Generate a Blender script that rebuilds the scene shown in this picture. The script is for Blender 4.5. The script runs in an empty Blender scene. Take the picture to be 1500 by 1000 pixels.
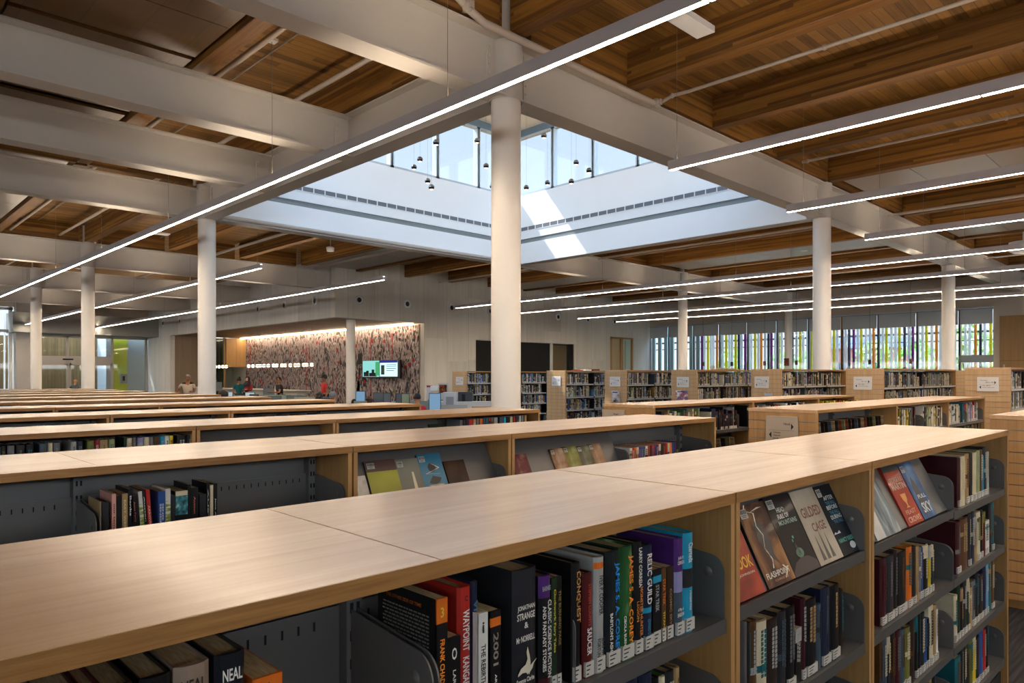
import bpy, bmesh, math, random
from mathutils import Vector, Matrix, Euler, noise
random.seed(7)
SC = bpy.context.scene
COL = SC.collection
PI = math.pi
R = math.radians

# ---------------------------------------------------------------- materials
MATS = {}
def _new(name):
    m = bpy.data.materials.new(name); m.use_nodes = True
    nt = m.node_tree; nt.nodes.clear()
    out = nt.nodes.new('ShaderNodeOutputMaterial')
    b = nt.nodes.new('ShaderNodeBsdfPrincipled')
    nt.links.new(b.outputs[0], out.inputs[0])
    MATS[name] = m
    return m, nt, b
def lin(c):
    if isinstance(c, str):
        c = tuple(int(c[i:i+2], 16)/255 for i in (0, 2, 4))
    return tuple((x/12.92 if x <= .04045 else ((x+.055)/1.055)**2.4) for x in c)
def N(nt, typ, **kw):
    n = nt.nodes.new(typ)
    for k, v in kw.items():
        if k.startswith('_'): n.inputs[k[1:].replace('_', ' ')].default_value = v
        else: setattr(n, k, v)
    return n
def plain(name, c, rough=.5, metal=0., spec=.5, var=0., bump=0., scale=40., coat=0.):
    """plain painted / plastic / metal surface, with a faint mottling"""
    if name in MATS: return MATS[name]
    m, nt, b = _new(name); c = lin(c)
    b.inputs['Base Color'].default_value = (*c, 1)
    b.inputs['Roughness'].default_value = rough
    b.inputs['Metallic'].default_value = metal
    b.inputs['Specular IOR Level'].default_value = spec
    if coat: b.inputs['Coat Weight'].default_value = coat; b.inputs['Coat Roughness'].default_value = .15
    if var or bump:
        g = N(nt, 'ShaderNodeNewGeometry'); nz = N(nt, 'ShaderNodeTexNoise', _Scale=scale, _Detail=3.)
        nt.links.new(g.outputs['Position'], nz.inputs['Vector'])
        if var:
            mx = N(nt, 'ShaderNodeMix', data_type='RGBA')
            mx.inputs[6].default_value = (*[x*(1-var) for x in c], 1)
            mx.inputs[7].default_value = (*[min(1, x*(1+var)) for x in c], 1)
            nt.links.new(nz.outputs['Fac'], mx.inputs[0]); nt.links.new(mx.outputs[2], b.inputs['Base Color'])
        if bump:
            bp = N(nt, 'ShaderNodeBump', _Strength=bump, _Distance=.002)
            nt.links.new(nz.outputs['Fac'], bp.inputs['Height']); nt.links.new(bp.outputs[0], b.inputs['Normal'])
    return m
def wood(name, c1, c2, axis='x', rough=.45, fine=60., stretch=.04, contrast=1., plank=None, planks_along='y', lam=None, coat=0., groove=.012):
    """oak / fir: noise streaks drawn out along the grain axis, optional planks or laminations"""
    if name in MATS: return MATS[name]
    m, nt, b = _new(name); c1 = lin(c1); c2 = lin(c2)
    L = nt.links.new
    g = N(nt, 'ShaderNodeNewGeometry')
    sc = [fine, fine, fine]; sc['xyz'.index(axis)] = fine*stretch
    mp = N(nt, 'ShaderNodeVectorMath', operation='MULTIPLY'); mp.inputs[1].default_value = sc
    vec = g.outputs['Position']
    fac_cell = None
    if plank or lam:
        sep = N(nt, 'ShaderNodeSeparateXYZ'); L(vec, sep.inputs[0])
        w = plank or lam; ax = planks_along if plank else 'z'
        d = N(nt, 'ShaderNodeMath', operation='DIVIDE'); L(sep.outputs['XYZ'.index(ax.upper())], d.inputs[0]); d.inputs[1].default_value = w
        fl = N(nt, 'ShaderNodeMath', operation='FLOOR'); L(d.outputs[0], fl.inputs[0])
        fr = N(nt, 'ShaderNodeMath', operation='FRACT'); L(d.outputs[0], fr.inputs[0])
        # butt joints along the grain, shifted per plank
        wn0 = N(nt, 'ShaderNodeTexWhiteNoise', noise_dimensions='1D'); L(fl.outputs[0], wn0.inputs['W'])
        a = N(nt, 'ShaderNodeMath', operation='MULTIPLY_ADD'); L(wn0.outputs['Value'], a.inputs[0]); a.inputs[1].default_value = 5.
        dd = N(nt, 'ShaderNodeMath', operation='DIVIDE'); L(sep.outputs['XYZ'.index(axis.upper())], dd.inputs[0]); dd.inputs[1].default_value = 2.7
        L(dd.outputs[0], a.inputs[2])
        fl2 = N(nt, 'ShaderNodeMath', operation='FLOOR'); L(a.outputs[0], fl2.inputs[0])
        cb = N(nt, 'ShaderNodeCombineXYZ'); L(fl.outputs[0], cb.inputs[0]); L(fl2.outputs[0], cb.inputs[1])
        wn = N(nt, 'ShaderNodeTexWhiteNoise', noise_dimensions='2D'); L(cb.outputs[0], wn.inputs['Vector'])
        fac_cell = wn.outputs['Value']
        off = N(nt, 'ShaderNodeVectorMath', operation='MULTIPLY_ADD'); L(wn.outputs['Color'], off.inputs[0]); off.inputs[1].default_value = (7, 7, 7); L(vec, off.inputs[2])
        vec = off.outputs[0]
    L(vec, mp.inputs[0])
    nz = N(nt, 'ShaderNodeTexNoise', _Scale=1., _Detail=5., _Roughness=.6, _Distortion=.35); L(mp.outputs[0], nz.inputs['Vector'])
    sc2 = [v*.13 for v in sc]
    mp2 = N(nt, 'ShaderNodeVectorMath', operation='MULTIPLY'); mp2.inputs[1].default_value = sc2; L(vec, mp2.inputs[0])
    nz2 = N(nt, 'ShaderNodeTexNoise', _Scale=1., _Detail=2., _Distortion=.8); L(mp2.outputs[0], nz2.inputs['Vector'])
    ad = N(nt, 'ShaderNodeMath', operation='MULTIPLY_ADD'); L(nz2.outputs['Fac'], ad.inputs[0]); ad.inputs[1].default_value = .6
    ml = N(nt, 'ShaderNodeMath', operation='MULTIPLY'); L(nz.outputs['Fac'], ml.inputs[0]); ml.inputs[1].default_value = .7
    L(ml.outputs[0], ad.inputs[2])
    src = ad.outputs[0]
    if fac_cell:
        a3 = N(nt, 'ShaderNodeMath', operation='MULTIPLY_ADD'); L(fac_cell, a3.inputs[0]); a3.inputs[1].default_value = .42; L(src, a3.inputs[2])
        s4 = N(nt, 'ShaderNodeMath', operation='SUBTRACT'); L(a3.outputs[0], s4.inputs[0]); s4.inputs[1].default_value = .21
        src = s4.outputs[0]
    mr = N(nt, 'ShaderNodeMapRange'); mr.inputs['From Min'].default_value = .65-.28/contrast; mr.inputs['From Max'].default_value = .65+.28/contrast
    L(src, mr.inputs['Value'])
    mx = N(nt, 'ShaderNodeMix', data_type='RGBA'); mx.inputs[6].default_value = (*c1, 1); mx.inputs[7].default_value = (*c2, 1)
    L(mr.outputs[0], mx.inputs[0])
    colr = mx.outputs[2]
    if plank:
        lt = N(nt, 'ShaderNodeMath', operation='LESS_THAN'); L(fr.outputs[0], lt.inputs[0]); lt.inputs[1].default_value = groove/w
        mg = N(nt, 'ShaderNodeMix', data_type='RGBA'); mg.inputs[7].default_value = (*[x*.28 for x in c1], 1)
        L(lt.outputs[0], mg.inputs[0]); L(colr, mg.inputs[6]); colr = mg.outputs[2]
    L(colr, b.inputs['Base Color'])
    b.inputs['Roughness'].default_value = rough
    if coat: b.inputs['Coat Weight'].default_value = coat; b.inputs['Coat Roughness'].default_value = .2
    bp = N(nt, 'ShaderNodeBump', _Strength=.12, _Distance=.001); L(nz.outputs['Fac'], bp.inputs['Height']); L(bp.outputs[0], b.inputs['Normal'])
    return m
def emit(name, c, s):
    if name in MATS: return MATS[name]
    m = bpy.data.materials.new(name); m.use_nodes = True; nt = m.node_tree; nt.nodes.clear()
    o = nt.nodes.new('ShaderNodeOutputMaterial'); e = nt.nodes.new('ShaderNodeEmission')
    e.inputs[0].default_value = (*lin(c), 1); e.inputs[1].default_value = s
    nt.links.new(e.outputs[0], o.inputs[0]); MATS[name] = m; return m
def glass(name, tint='f1f3f6', gloss=.08):
    if name in MATS: return MATS[name]
    m = bpy.data.materials.new(name); m.use_nodes = True; nt = m.node_tree; nt.nodes.clear()
    o = nt.nodes.new('ShaderNodeOutputMaterial'); t = nt.nodes.new('ShaderNodeBsdfTransparent'); g = nt.nodes.new('ShaderNodeBsdfGlossy')
    t.inputs[0].default_value = (*lin(tint), 1); g.inputs['Roughness'].default_value = .03
    fr = nt.nodes.new('ShaderNodeLayerWeight'); fr.inputs[0].default_value = .5
    pw = N(nt, 'ShaderNodeMath', operation='POWER'); pw.inputs[1].default_value = 4.; nt.links.new(fr.outputs['Facing'], pw.inputs[0])
    ma = N(nt, 'ShaderNodeMath', operation='MULTIPLY_ADD'); ma.inputs[1].default_value = .5; ma.inputs[2].default_value = .03; nt.links.new(pw.outputs[0], ma.inputs[0])
    mx = nt.nodes.new('ShaderNodeMixShader'); nt.links.new(ma.outputs[0], mx.inputs[0])
    nt.links.new(t.outputs[0], mx.inputs[1]); nt.links.new(g.outputs[0], mx.inputs[2]); nt.links.new(mx.outputs[0], o.inputs[0])
    MATS[name] = m; return m
def noisemix(name, stops, scale=(8, 8, 8), detail=4., rough=.4, dist=0., kind='noise', obj=True, coat=0.):
    """colour ramp over a stretched noise: printed book jackets, mural, foliage"""
    if name in MATS: return MATS[name]
    m, nt, b = _new(name); L = nt.links.new
    if obj: g = N(nt, 'ShaderNodeTexCoord').outputs['Object']
    else: g = N(nt, 'ShaderNodeNewGeometry').outputs['Position']
    mp = N(nt, 'ShaderNodeVectorMath', operation='MULTIPLY'); mp.inputs[1].default_value = scale; L(g, mp.inputs[0])
    if kind == 'noise':
        nz = N(nt, 'ShaderNodeTexNoise', _Scale=1., _Detail=detail, _Distortion=dist); L(mp.outputs[0], nz.inputs['Vector']); f = nz.outputs['Fac']
    else:
        nz = N(nt, 'ShaderNodeTexVoronoi', _Scale=1.); L(mp.outputs[0], nz.inputs['Vector'])
        sp = N(nt, 'ShaderNodeSeparateColor'); L(nz.outputs['Color'], sp.inputs[0]); f = sp.outputs[0]
    cr = N(nt, 'ShaderNodeValToRGB'); L(f, cr.inputs[0])
    els = cr.color_ramp.elements
    if kind != 'noise': cr.color_ramp.interpolation = 'CONSTANT'
    while len(els) < len(stops): els.new(.5)
    for e, (p, c) in zip(els, stops): e.position = p; e.color = (*lin(c), 1)
    L(cr.outputs[0], b.inputs['Base Color']); b.inputs['Roughness'].default_value = max(rough, .5) if coat else rough; b.inputs['Specular IOR Level'].default_value = .25
    if coat: b.inputs['Specular IOR Level'].default_value = .18; b.inputs['Coat Weight'].default_value = coat*.25; b.inputs['Coat Roughness'].default_value = .06
    return m

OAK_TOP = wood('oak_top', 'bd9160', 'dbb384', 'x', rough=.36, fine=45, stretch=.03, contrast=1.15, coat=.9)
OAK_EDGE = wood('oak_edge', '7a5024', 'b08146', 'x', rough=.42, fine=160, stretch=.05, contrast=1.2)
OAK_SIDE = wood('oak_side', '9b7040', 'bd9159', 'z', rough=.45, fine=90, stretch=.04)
OAK_SLAT = wood('oak_slat', '9c7443', 'c09461', 'z', rough=.5, fine=150, stretch=.02, contrast=1.2)
OAK_SLAT_L = wood('oak_slat_pale', 'b08c60', 'cbaa80', 'z', rough=.5, fine=110, stretch=.02, contrast=1.1)
FIR_BEAM = wood('fir_beam', '5f3c14', '986a2c', 'y', rough=.55, fine=38, stretch=.04, contrast=1.15, lam=.042)
FIR_BLOCK = wood('fir_block', '5f3c14', '986a2c', 'x', rough=.55, fine=38, stretch=.04, contrast=1.15, lam=.042)
FIR_DECK = wood('fir_deck', '64451a', '997035', 'x', rough=.6, fine=30, stretch=.05, contrast=1.1, plank=.135, planks_along='y', groove=.006)
PANEL_W = wood('panel_wood', '5f431f', '74542b', 'y', rough=.32, fine=26, stretch=.02, contrast=.8, plank=.55, planks_along='x', groove=.004)
RECESS_CEIL = wood('recess_wood', '8a6a48', 'b08c62', 'x', rough=.45, fine=30, stretch=.03, plank=.12, planks_along='y', groove=.02)
STEEL = plain('painted_steel', 'c8c3bb', .4, var=.03, scale=5)
COLUMN = plain('column_paint', 'f0ebe3', .3, var=.015, scale=3)
WHITE = plain('white_paint', 'e4e7ea', .5)
SKYW = plain('skylight_plaster', 'eceef0', .6, var=.015, scale=2)
GREYM = plain('shelf_metal', '6b6865', .36, metal=.3, var=.05, scale=8)
GREYD = plain('back_metal', '696765', .5, metal=.15)
DARKM = plain('dark_slot', '0b0b0c', .8)
LIPM = plain('shelf_lip', '62605e', .35, metal=.4)
ALU = plain('aluminium', 'a9a39c', .35, metal=.7)
FRAMEW = plain('window_frame', '8f979b', .45, metal=.3)
FIXT = plain('fixture_body', 'b7b2b4', .45, metal=.3)
WIRE = plain('wire', '8a867f', .4, metal=.6)
LED = emit('led_lens', 'ffe8cc', 55.)
LEDUP = emit('led_uplight', 'ffe8cc', 22.)
COVE = emit('cove_led', 'ffe3c0', 10.)
PAGES = noisemix('book_pages', [(.3, 'a98e66'), (.7, 'cdb48a')], (400, 30, 30), 2, .8)
for _n in ('book_pages',): pass
STICK = plain('spine_sticker', 'bdb9b0', .5)
PAPER = plain('paper', 'dcdcdc', .6)
INK = plain('ink', '17171a', .6)
GLASS = glass('glazing')
GLASSR = glass('glazing_room', 'f0f2f1')

# ---------------------------------------------------------------- mesh builder
class MB:
    def __init__(s): s.v = []; s.f = []; s.m = []; s.s = []
    def add(s, vs, fs, m=0, sm=False):
        o = len(s.v); s.v += [tuple(v) for v in vs]
        for f in fs: s.f.append(tuple(i+o for i in f)); s.m.append(m); s.s.append(sm)
        return s
    def box(s, x0, x1, y0, y1, z0, z1, m=0, M=None, c=0.):
        if c:   # chamfered in plan and profile: an octagonal ring of slightly inset faces
            vs = []
            for (z, i) in ((z0, c), (z0+c, 0), (z1-c, 0), (z1, c)):
                a0, a1, b0, b1 = x0+i, x1-i, y0+i, y1-i
                vs += [(a0+c*(i == 0), b0, z), (a1-c*(i == 0), b0, z), (a1, b0+c*(i == 0), z), (a1, b1-c*(i == 0), z), (a1-c*(i == 0), b1, z), (a0+c*(i == 0), b1, z), (a0, b1-c*(i == 0), z), (a0, b0+c*(i == 0), z)]
            fs = [tuple(range(7, -1, -1)), tuple(range(24, 32))]
            for k in range(3):
                for j in range(8): fs.append((k*8+j, k*8+(j+1) % 8, (k+1)*8+(j+1) % 8, (k+1)*8+j))
        else:
            vs = [(x0, y0, z0), (x1, y0, z0), (x1, y1, z0), (x0, y1, z0), (x0, y0, z1), (x1, y0, z1), (x1, y1, z1), (x0, y1, z1)]
            fs = [(3, 2, 1, 0), (4, 5, 6, 7), (0, 1, 5, 4), (1, 2, 6, 5), (2, 3, 7, 6), (3, 0, 4, 7)]
        if M: vs = [M @ Vector(v) for v in vs]
        return s.add(vs, fs, m)
    def prism(s, poly, a0, a1, ax='x', m=0, sm=False):
        """poly in the two other axes (order: y,z for x; x,z for y; x,y for z)"""
        n = len(poly); vs = []
        for a in (a0, a1):
            for p, q in poly: vs.append({'x': (a, p, q), 'y': (p, a, q), 'z': (p, q, a)}[ax])
        fs = [tuple(range(n)), tuple(range(2*n-1, n-1, -1))]
        s.add(vs, fs, m); o = len(s.v)-2*n
        for i in range(n):
            j = (i+1) % n; s.f.append((o+j, o+i, o+n+i, o+n+j)); s.m.append(m); s.s.append(sm)
        return s
    def tube(s, pts, r, n=10, m=0, cap=True, rs=None):
        pts = [Vector(p) for p in pts]; k = len(pts); vs = []
        for i, p in enumerate(pts):
            d = (pts[min(i+1, k-1)]-pts[max(i-1, 0)]).normalized()
            u = d.orthogonal().normalized() if abs(d.z) < .99 else Vector((1, 0, 0))
            if abs(d.z) < .99:
                u = Vector((0, 0, 1)).cross(d).normalized()
            w = d.cross(u).normalized(); rr = rs[i] if rs else r
            for j in range(n):
                a = 2*PI*j/n; vs.append(p+u*math.cos(a)*rr+w*math.sin(a)*rr)
        fs = []
        for i in range(k-1):
            for j in range(n): fs.append((i*n+j, i*n+(j+1) % n, (i+1)*n+(j+1) % n, (i+1)*n+j))
        s.add(vs, fs, m, True)
        if cap: s.add(vs[:n], [tuple(range(n-1, -1, -1))], m); s.add(vs[-n:], [tuple(range(n))], m)
        return s
    def lathe(s, prof, n=20, c=(0, 0, 0), m=0, ax='z'):
        vs = []
        for r, z in prof:
            for j in range(n):
                a = 2*PI*j/n; p = (r*math.cos(a), r*math.sin(a), z)
                if ax == 'y': p = (p[0], p[2], p[1])
                if ax == 'x': p = (p[2], p[0], p[1])
                vs.append((p[0]+c[0], p[1]+c[1], p[2]+c[2]))
        fs = []
        for i in range(len(prof)-1):
            for j in range(n): fs.append((i*n+j, i*n+(j+1) % n, (i+1)*n+(j+1) % n, (i+1)*n+j))
        s.add(vs, fs, m, True); return s
    def ball(s, c, r, m=0, n=12, k=8, sz=1.):
        return s.lathe([(max(1e-4, r*math.sin(PI*i/k)), -r*sz*math.cos(PI*i/k)) for i in range(k+1)], n, c, m)
    def mesh(s, name, mats):
        me = bpy.data.meshes.new(name); me.from_pydata(s.v, [], s.f)
        if not isinstance(mats, (list, tuple)): mats = [mats]
        for mt in mats: me.materials.append(mt)
        me.polygons.foreach_set('material_index', s.m); me.polygons.foreach_set('use_smooth', s.s)
        me.validate(); me.update()
        return me
    def build(s, name, mats, parent=None):
        o = bpy.data.objects.new(name, s.mesh(name, mats)); COL.objects.link(o)
        if parent: o.parent = parent
        return o
LABELS = {}
def tag(o, label, cat, group=None, kind=None):
    if label:
        if label in LABELS and not (group and LABELS[label] == group): print('DUPLICATE LABEL', label)
        LABELS[label] = group
        n = len(label.split())
        if n < 4 or n > 16: print('LABEL LENGTH', n, label)
        o['label'] = label
    if cat: o['category'] = cat
    if group: o['group'] = group
    if kind: o['kind'] = kind
    return o
def thing(name, label, cat, loc=(0, 0, 0), group=None, rz=0.):
    o = bpy.data.objects.new(name, None); COL.objects.link(o); o.location = loc; o.rotation_euler = (0, 0, rz)
    o.empty_display_size = .05
    return tag(o, label, cat, group)
def struct(name, mb, mats):
    o = mb.build(name, mats); o['kind'] = 'structure'; return o
def copy_thing(src, loc, label, group=None, rz=None):
    r = src.copy(); COL.objects.link(r); r.location = loc
    if rz is not None: r.rotation_euler = (0, 0, rz)
    tag(r, label, None, group)
    for ch in src.children:
        c = ch.copy(); COL.objects.link(c); c.parent = r
        for g in ch.children:
            d = g.copy(); COL.objects.link(d); d.parent = c
    return r
# text as a mesh, laid in the plane (right, up) with its box fitted to w x h
TC = {}
def text_mesh(txt, bold=.0):
    key = (txt, bold)
    if key in TC: return TC[key]
    cu = bpy.data.curves.new('lettering', 'FONT'); cu.body = txt; cu.offset = bold; cu.resolution_u = 2; cu.align_x = 'LEFT'; cu.space_line = .9
    ob = bpy.data.objects.new('lettering', cu)
    me = bpy.data.meshes.new_from_object(ob)
    bpy.data.objects.remove(ob)
    vs = [v.co.copy() for v in me.vertices]; fs = [tuple(p.vertices) for p in me.polygons]
    bpy.data.meshes.remove(me)
    x0 = min(v.x for v in vs); x1 = max(v.x for v in vs); y0 = min(v.y for v in vs); y1 = max(v.y for v in vs)
    vs = [((v.x-x0)/(x1-x0), (v.y-y0)/(y1-y0)) for v in vs]
    TC[key] = (vs, fs, (x1-x0)/(y1-y0)); return TC[key]
def text(txt, org, right, up, w, h, mat, parent, name='lettering', bold=.02, keep=False):
    """org = lower-left corner of the text box; keep=True keeps the letters' aspect inside w x h"""
    vs, fs, asp = text_mesh(txt, bold)
    org = Vector(org); right = Vector(right).normalized(); up = Vector(up).normalized()
    if keep:
        if w/h > asp: w2 = h*asp; org = org+right*(w-w2)/2; w = w2
        else: h2 = w/asp; org = org+up*(h-h2)/2; h = h2
    mb = MB(); mb.add([org+right*(x*w)+up*(y*h) for x, y in vs], fs)
    return mb.build(name, mat, parent)
ORD = ['', 'first', 'second', 'third', 'fourth', 'fifth', 'sixth', 'seventh', 'eighth', 'ninth', 'tenth', 'eleventh', 'twelfth', 'thirteenth', 'fourteenth', 'fifteenth', 'sixteenth', 'seventeenth', 'eighteenth', 'nineteenth', 'twentieth'] + ['twenty-'+w for w in ('first', 'second', 'third', 'fourth', 'fifth', 'sixth', 'seventh', 'eighth', 'ninth')] + ['thirtieth'] + ['thirty-'+w for w in ('first', 'second', 'third', 'fourth', 'fifth', 'sixth', 'seventh', 'eighth', 'ninth')] + ['fortieth'] + ['forty-'+w for w in ('first', 'second', 'third', 'fourth', 'fifth', 'sixth', 'seventh', 'eighth', 'ninth')]+['fiftieth']
# ================================================================ room shell
ZB, ZT, ZG, ZD = 4.93, 5.63, 5.66, 6.15       # steel bottom / top, glulam bottom, deck
GX = [5.95, 15.1, 24.2, 33.4]; GY = [6.2, 15.3, 24.4, 31.4]
CARPET = noisemix('carpet', [(.3, '121113'), (.5, '222124'), (.7, '343336')], (2.2, 60, 20), 6, .95, obj=False)
struct('floor', MB().box(-6, 34.6, -6, 52, -.1, 0), CARPET)
struct('pavement', MB().box(34.6, 60, -20, 60, -.14, -.04), plain('paving', 'b5b2ab', .8, var=.1, scale=2))
# deck in one slab with the skylight opening left out
dk = MB()
X0, X1, Y0, Y1 = GX[0]-.02, GX[1]+.02, GY[0]-.02, GY[1]+.02
for a in ((-6, X0, -6, 45.2), (X1, 35.2, -6, 45.2), (X0, X1, -6, Y0), (X0, X1, Y1, 45.2)): dk.box(*a, ZD, ZD+.2)
struct('ceiling', dk, FIR_DECK)

# board-formed wall, pale grey with vertical streaks
WALLC = wood('board_wall', 'c8c4ba', 'e0dcd2', 'z', rough=.7, fine=24, stretch=.03, contrast=1., plank=1.22, planks_along='x', groove=.006)
WALLB = wood('board_wall_side', 'c4c4c0', 'dcdcd8', 'z', rough=.7, fine=24, stretch=.03, contrast=1., plank=1.22, planks_along='y', groove=.006)
BEIGE = plain('beige_wall', 'cdc2b2', .7, var=.03, scale=3)
w = MB(); T = .25; YW = 24.0
w.box(14.1, 18.3, YW, YW+T, 3.85, ZD)
w.box(18.3, 21.17, YW, YW+T, 0, ZD)
w.box(21.17, 27.86, YW, YW+T, 3.25, ZD)
w.box(27.86, 30.84, YW, YW+T, 0, ZD); w.box(30.84, 32.88, YW, YW+T, 3.75, ZD); w.box(32.88, 34.5, YW, YW+T, 0, ZD)
struct('wall_back', w, WALLC)
w = MB(); w.box(14.1, 14.1+T, YW+T, 41.4, 3.85, ZD); w.box(14.1, 14.1+T, 41.4, 45, 0, ZD)
struct('wall_left', w, WALLB)
struct('light_baffle_rear', MB().box(-6.2, -6, -6.2, 45, 3.0, ZD).box(-6.2, 34.5, -6.2, -6, 3.0, ZD).box(-6.2, -6, -6.2, 45, 0, 2.45).box(-6.2, 34.5, -6.2, -6, 0, 2.45), BEIGE)  # unseen walls added behind the camera; their open band limits incoming sky light
struct('wall_lobby', MB().box(8.1, 14.1, 45, 45.2, 3.85, ZD).box(-6, 4.2, 44.4, 44.6, 0, ZD).box(4.2, 8.1, 44.4, 44.6, 5.2, ZD), BEIGE)
# recess ceiling and back wall
struct('ceiling_recess', MB().box(14.36, 18.3, YW+T, 41.4, 3.85, 3.95), RECESS_CEIL)
w = MB(); w.box(14.36, 15.6, 41.4, 41.6, 0, 3.85)
struct('wall_service', w, wood('service_panel', '7d6c58', '93816c', 'z', rough=.55, fine=40, stretch=.03))
TILE = plain('pale_tile', 'b5b7ad', .35, var=.06, scale=6)
struct('wall_kitchen', MB().box(15.6, 18.3, 43.2, 43.4, 0, 3.85), TILE)
struct('wall_mural', MB().box(18.3, 18.5, YW+T, 45, 0, ZD), BEIGE)
# dark recess rooms behind the back wall openings
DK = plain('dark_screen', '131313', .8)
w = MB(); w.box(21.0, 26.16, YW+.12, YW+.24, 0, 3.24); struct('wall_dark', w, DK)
w = MB(); w.box(26.16, 26.36, YW+.1, YW+.24, 0, 3.24); struct('trim_1', w, plain('pale_trim', 'c9d2cb', .4))
w = MB(); w.box(26.5, 29.9, YW+1.6, YW+1.7, 0, 3.4); w.box(27.55, 27.86, YW+.06, YW+.24, 0, 3.25, 1); struct('wall_corridor', w, [plain('corridor_panel', 'a98d5e', .5), DK])
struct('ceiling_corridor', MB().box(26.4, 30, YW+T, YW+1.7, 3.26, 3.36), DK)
# a cove strip lighting the corridor
t = thing('cove_light', 'warm strip light at the top of the small side corridor', 'light', (27.0, YW+1.45, 3.18)); MB().box(-.5, .7, -.03, .03, -.02, .02).build('lens', COVE, t)
# glazed timber door at the far end of the back wall
w = MB()
for a in ((30.84, 30.98), (31.75, 31.98), (32.74, 32.88)): w.box(*a, YW-.02, YW+.2, 0, 3.75, 0)
w.box(30.84, 32.88, YW-.02, YW+.2, 3.66, 3.75, 0)
d = struct('door_2', w, OAK_SIDE)
MB().box(30.98, 31.75, YW+.05, YW+.1, 0, 3.66).build('door_leaf', wood('door_leaf_m', 'b59f74', 'c9b287', 'z', fine=30), d)
MB().box(31.98, 32.74, YW+.05, YW+.07, 0, 3.66).build('pane', plain('frosted_pane', 'b9cfc9', .2), d)
MB().box(32.2, 32.3, YW+.02, YW+.05, 0, 3.6).build('sidelight_bar', plain('sidelight_green', 'a7c48a', .4), d)

# ---- window wall at the far right (runs along Y at X = 34.5)
XW = 34.5
mull = [24.0, 22.744, 21.152, 19.58, 17.982, 16.395, 14.817, 13.241, 11.648, 10.052, 8.438, 7.197]
struct('wall_window', MB().box(XW, XW+.2, -6, 24.2, 4.45, ZD).box(XW, XW+.2, 7.197, 24.2, 0, .5).box(XW-.05, XW+.2, 5.9, 7.197, 0, ZD).box(XW-.05, XW+.2, -6, 5.9, 0, 4.45), BEIGE)
struct('trim_2', MB().box(XW-.1, XW, 7.2, 24, 4.43, 4.48), plain('blind_track', 'b9c3cc', .3, metal=.4))
BLIND = plain('roller_blind', 'bfc7cb', .7)
for i in range(len(mull)-1):
    a, b = mull[i], mull[i+1]
    f = MB()
    f.box(XW+.02, XW+.14, a-.05, a+.03, .5, 4.45); f.box(XW+.02, XW+.14, b-.03, b+.03, .5, 4.45)
    f.box(XW+.02, XW+.14, b, a, .5, .58); f.box(XW+.02, XW+.14, b, a, 4.38, 4.45)
    if i == 10: f.box(XW+.0, XW+.14, b, a, 2.2, 2.5)
    o = struct('window_%d' % (i+1), f, FRAMEW)
    MB().box(XW+.07, XW+.08, b+.03, a-.05, .58, 4.38).build('pane', GLASS, o)
    bl = MB().box(XW-.03, XW-.02, b+.04, a-.04, 3.82, 4.4).box(XW-.045, XW-.005, b+.04, a-.04, 3.79, 3.83).build('roller_blind', BLIND)
    tag(bl, 'grey roller blind half drawn over the far window, %s from the left' % ORD[i+1], 'blind', 'roller blinds on the far windows')
# timber panelled cupboard door right of the windows
d = struct('door_3', MB().box(XW-.12, XW-.05, 4.2, 6.98, 0, 4.06), wood('cupboard_door', '8a6635', 'a5804a', 'z', fine=26))
MB().box(XW-.15, XW-.12, 6.80, 6.86, 1.9, 2.1).build('door_handle', ALU, d)
MB().box(XW-.13, XW-.12, 4.2, 6.96, 2.25, 2.26).build('joint', DARKM, d)

# ---- entrance wall at the far left (runs along X at Y = 45)
YE = 45.0
LOBBYW = wood('lobby_slat', '6f5530', '8e7045', 'z', rough=.5, fine=20, stretch=.02, plank=.16, planks_along='x', groove=.01)
struct('sun_blocker_vestibule', MB().box(8.4, 15.6, 45.2, 46.3, 3.88, 3.98), WHITE)  # slab added to block a sun streak on the lobby wall
struct('wall_vestibule', MB().box(4, 12.6, 48.4, 48.6, 0, 3.9), LOBBYW)
struct('wall_vestibule_side', MB().box(12.3, 15.6, 46.6, 46.75, 0, 3.9).box(12.3, 12.45, 46.75, 48.4, 0, 3.9), plain('vestibule_grey', 'b4b8b8', .6, var=.03))
MB().box(12.55, 13.45, 46.56, 46.6, 0, 3.85)
o = MB().box(12.62, 13.42, 46.54, 46.6, 0, 3.85).build('wall_panel', plain('lime_paint', 'c9cc3e', .5)); tag(o, 'tall lime yellow wall panel seen through the entrance glass', 'panel')
o = MB().box(13.0, 13.35, 46.3, 46.5, 1.2, 1.75).box(13.1, 13.22, 46.28, 46.3, 1.35, 1.62, 1).build('wall_dispenser', [ALU, DARKM]); tag(o, 'small metal wall unit mounted against the lime yellow panel', 'wall unit')
f = MB()
for x in (8.5, 10.0, 12.2, 14.0): f.box(x-.06, x+.06, YE, YE+.12, 0, 3.85)
f.box(8.5, 14.1, YE, YE+.12, 3.73, 3.85); f.box(8.5, 12.2, YE-.02, YE+.14, 2.35, 2.72)
o = struct('window_20', f, ALU)
MB().box(8.56, 14.0, YE+.05, YE+.06, 2.7, 3.75).build('pane', GLASSR, o)
MB().box(12.26, 13.94, YE+.05, YE+.06, 0, 2.7).build('pane', GLASSR, o)
d = struct('door_1', MB().box(8.56, 8.66, YE-.01, YE+.04, 0, 2.35).box(9.95, 10.02, YE-.01, YE+.04, 0, 2.35).box(8.56, 10.0, YE-.01, YE+.04, 2.22, 2.35).box(10.06, 10.16, YE-.01, YE+.04, 0, 2.35).box(12.1, 12.2, YE-.01, YE+.04, 0, 2.35).box(10.06, 12.2, YE-.01, YE+.04, 2.22, 2.35).box(11.05, 11.15, YE-.01, YE+.04, 0, 2.3), ALU)
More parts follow.
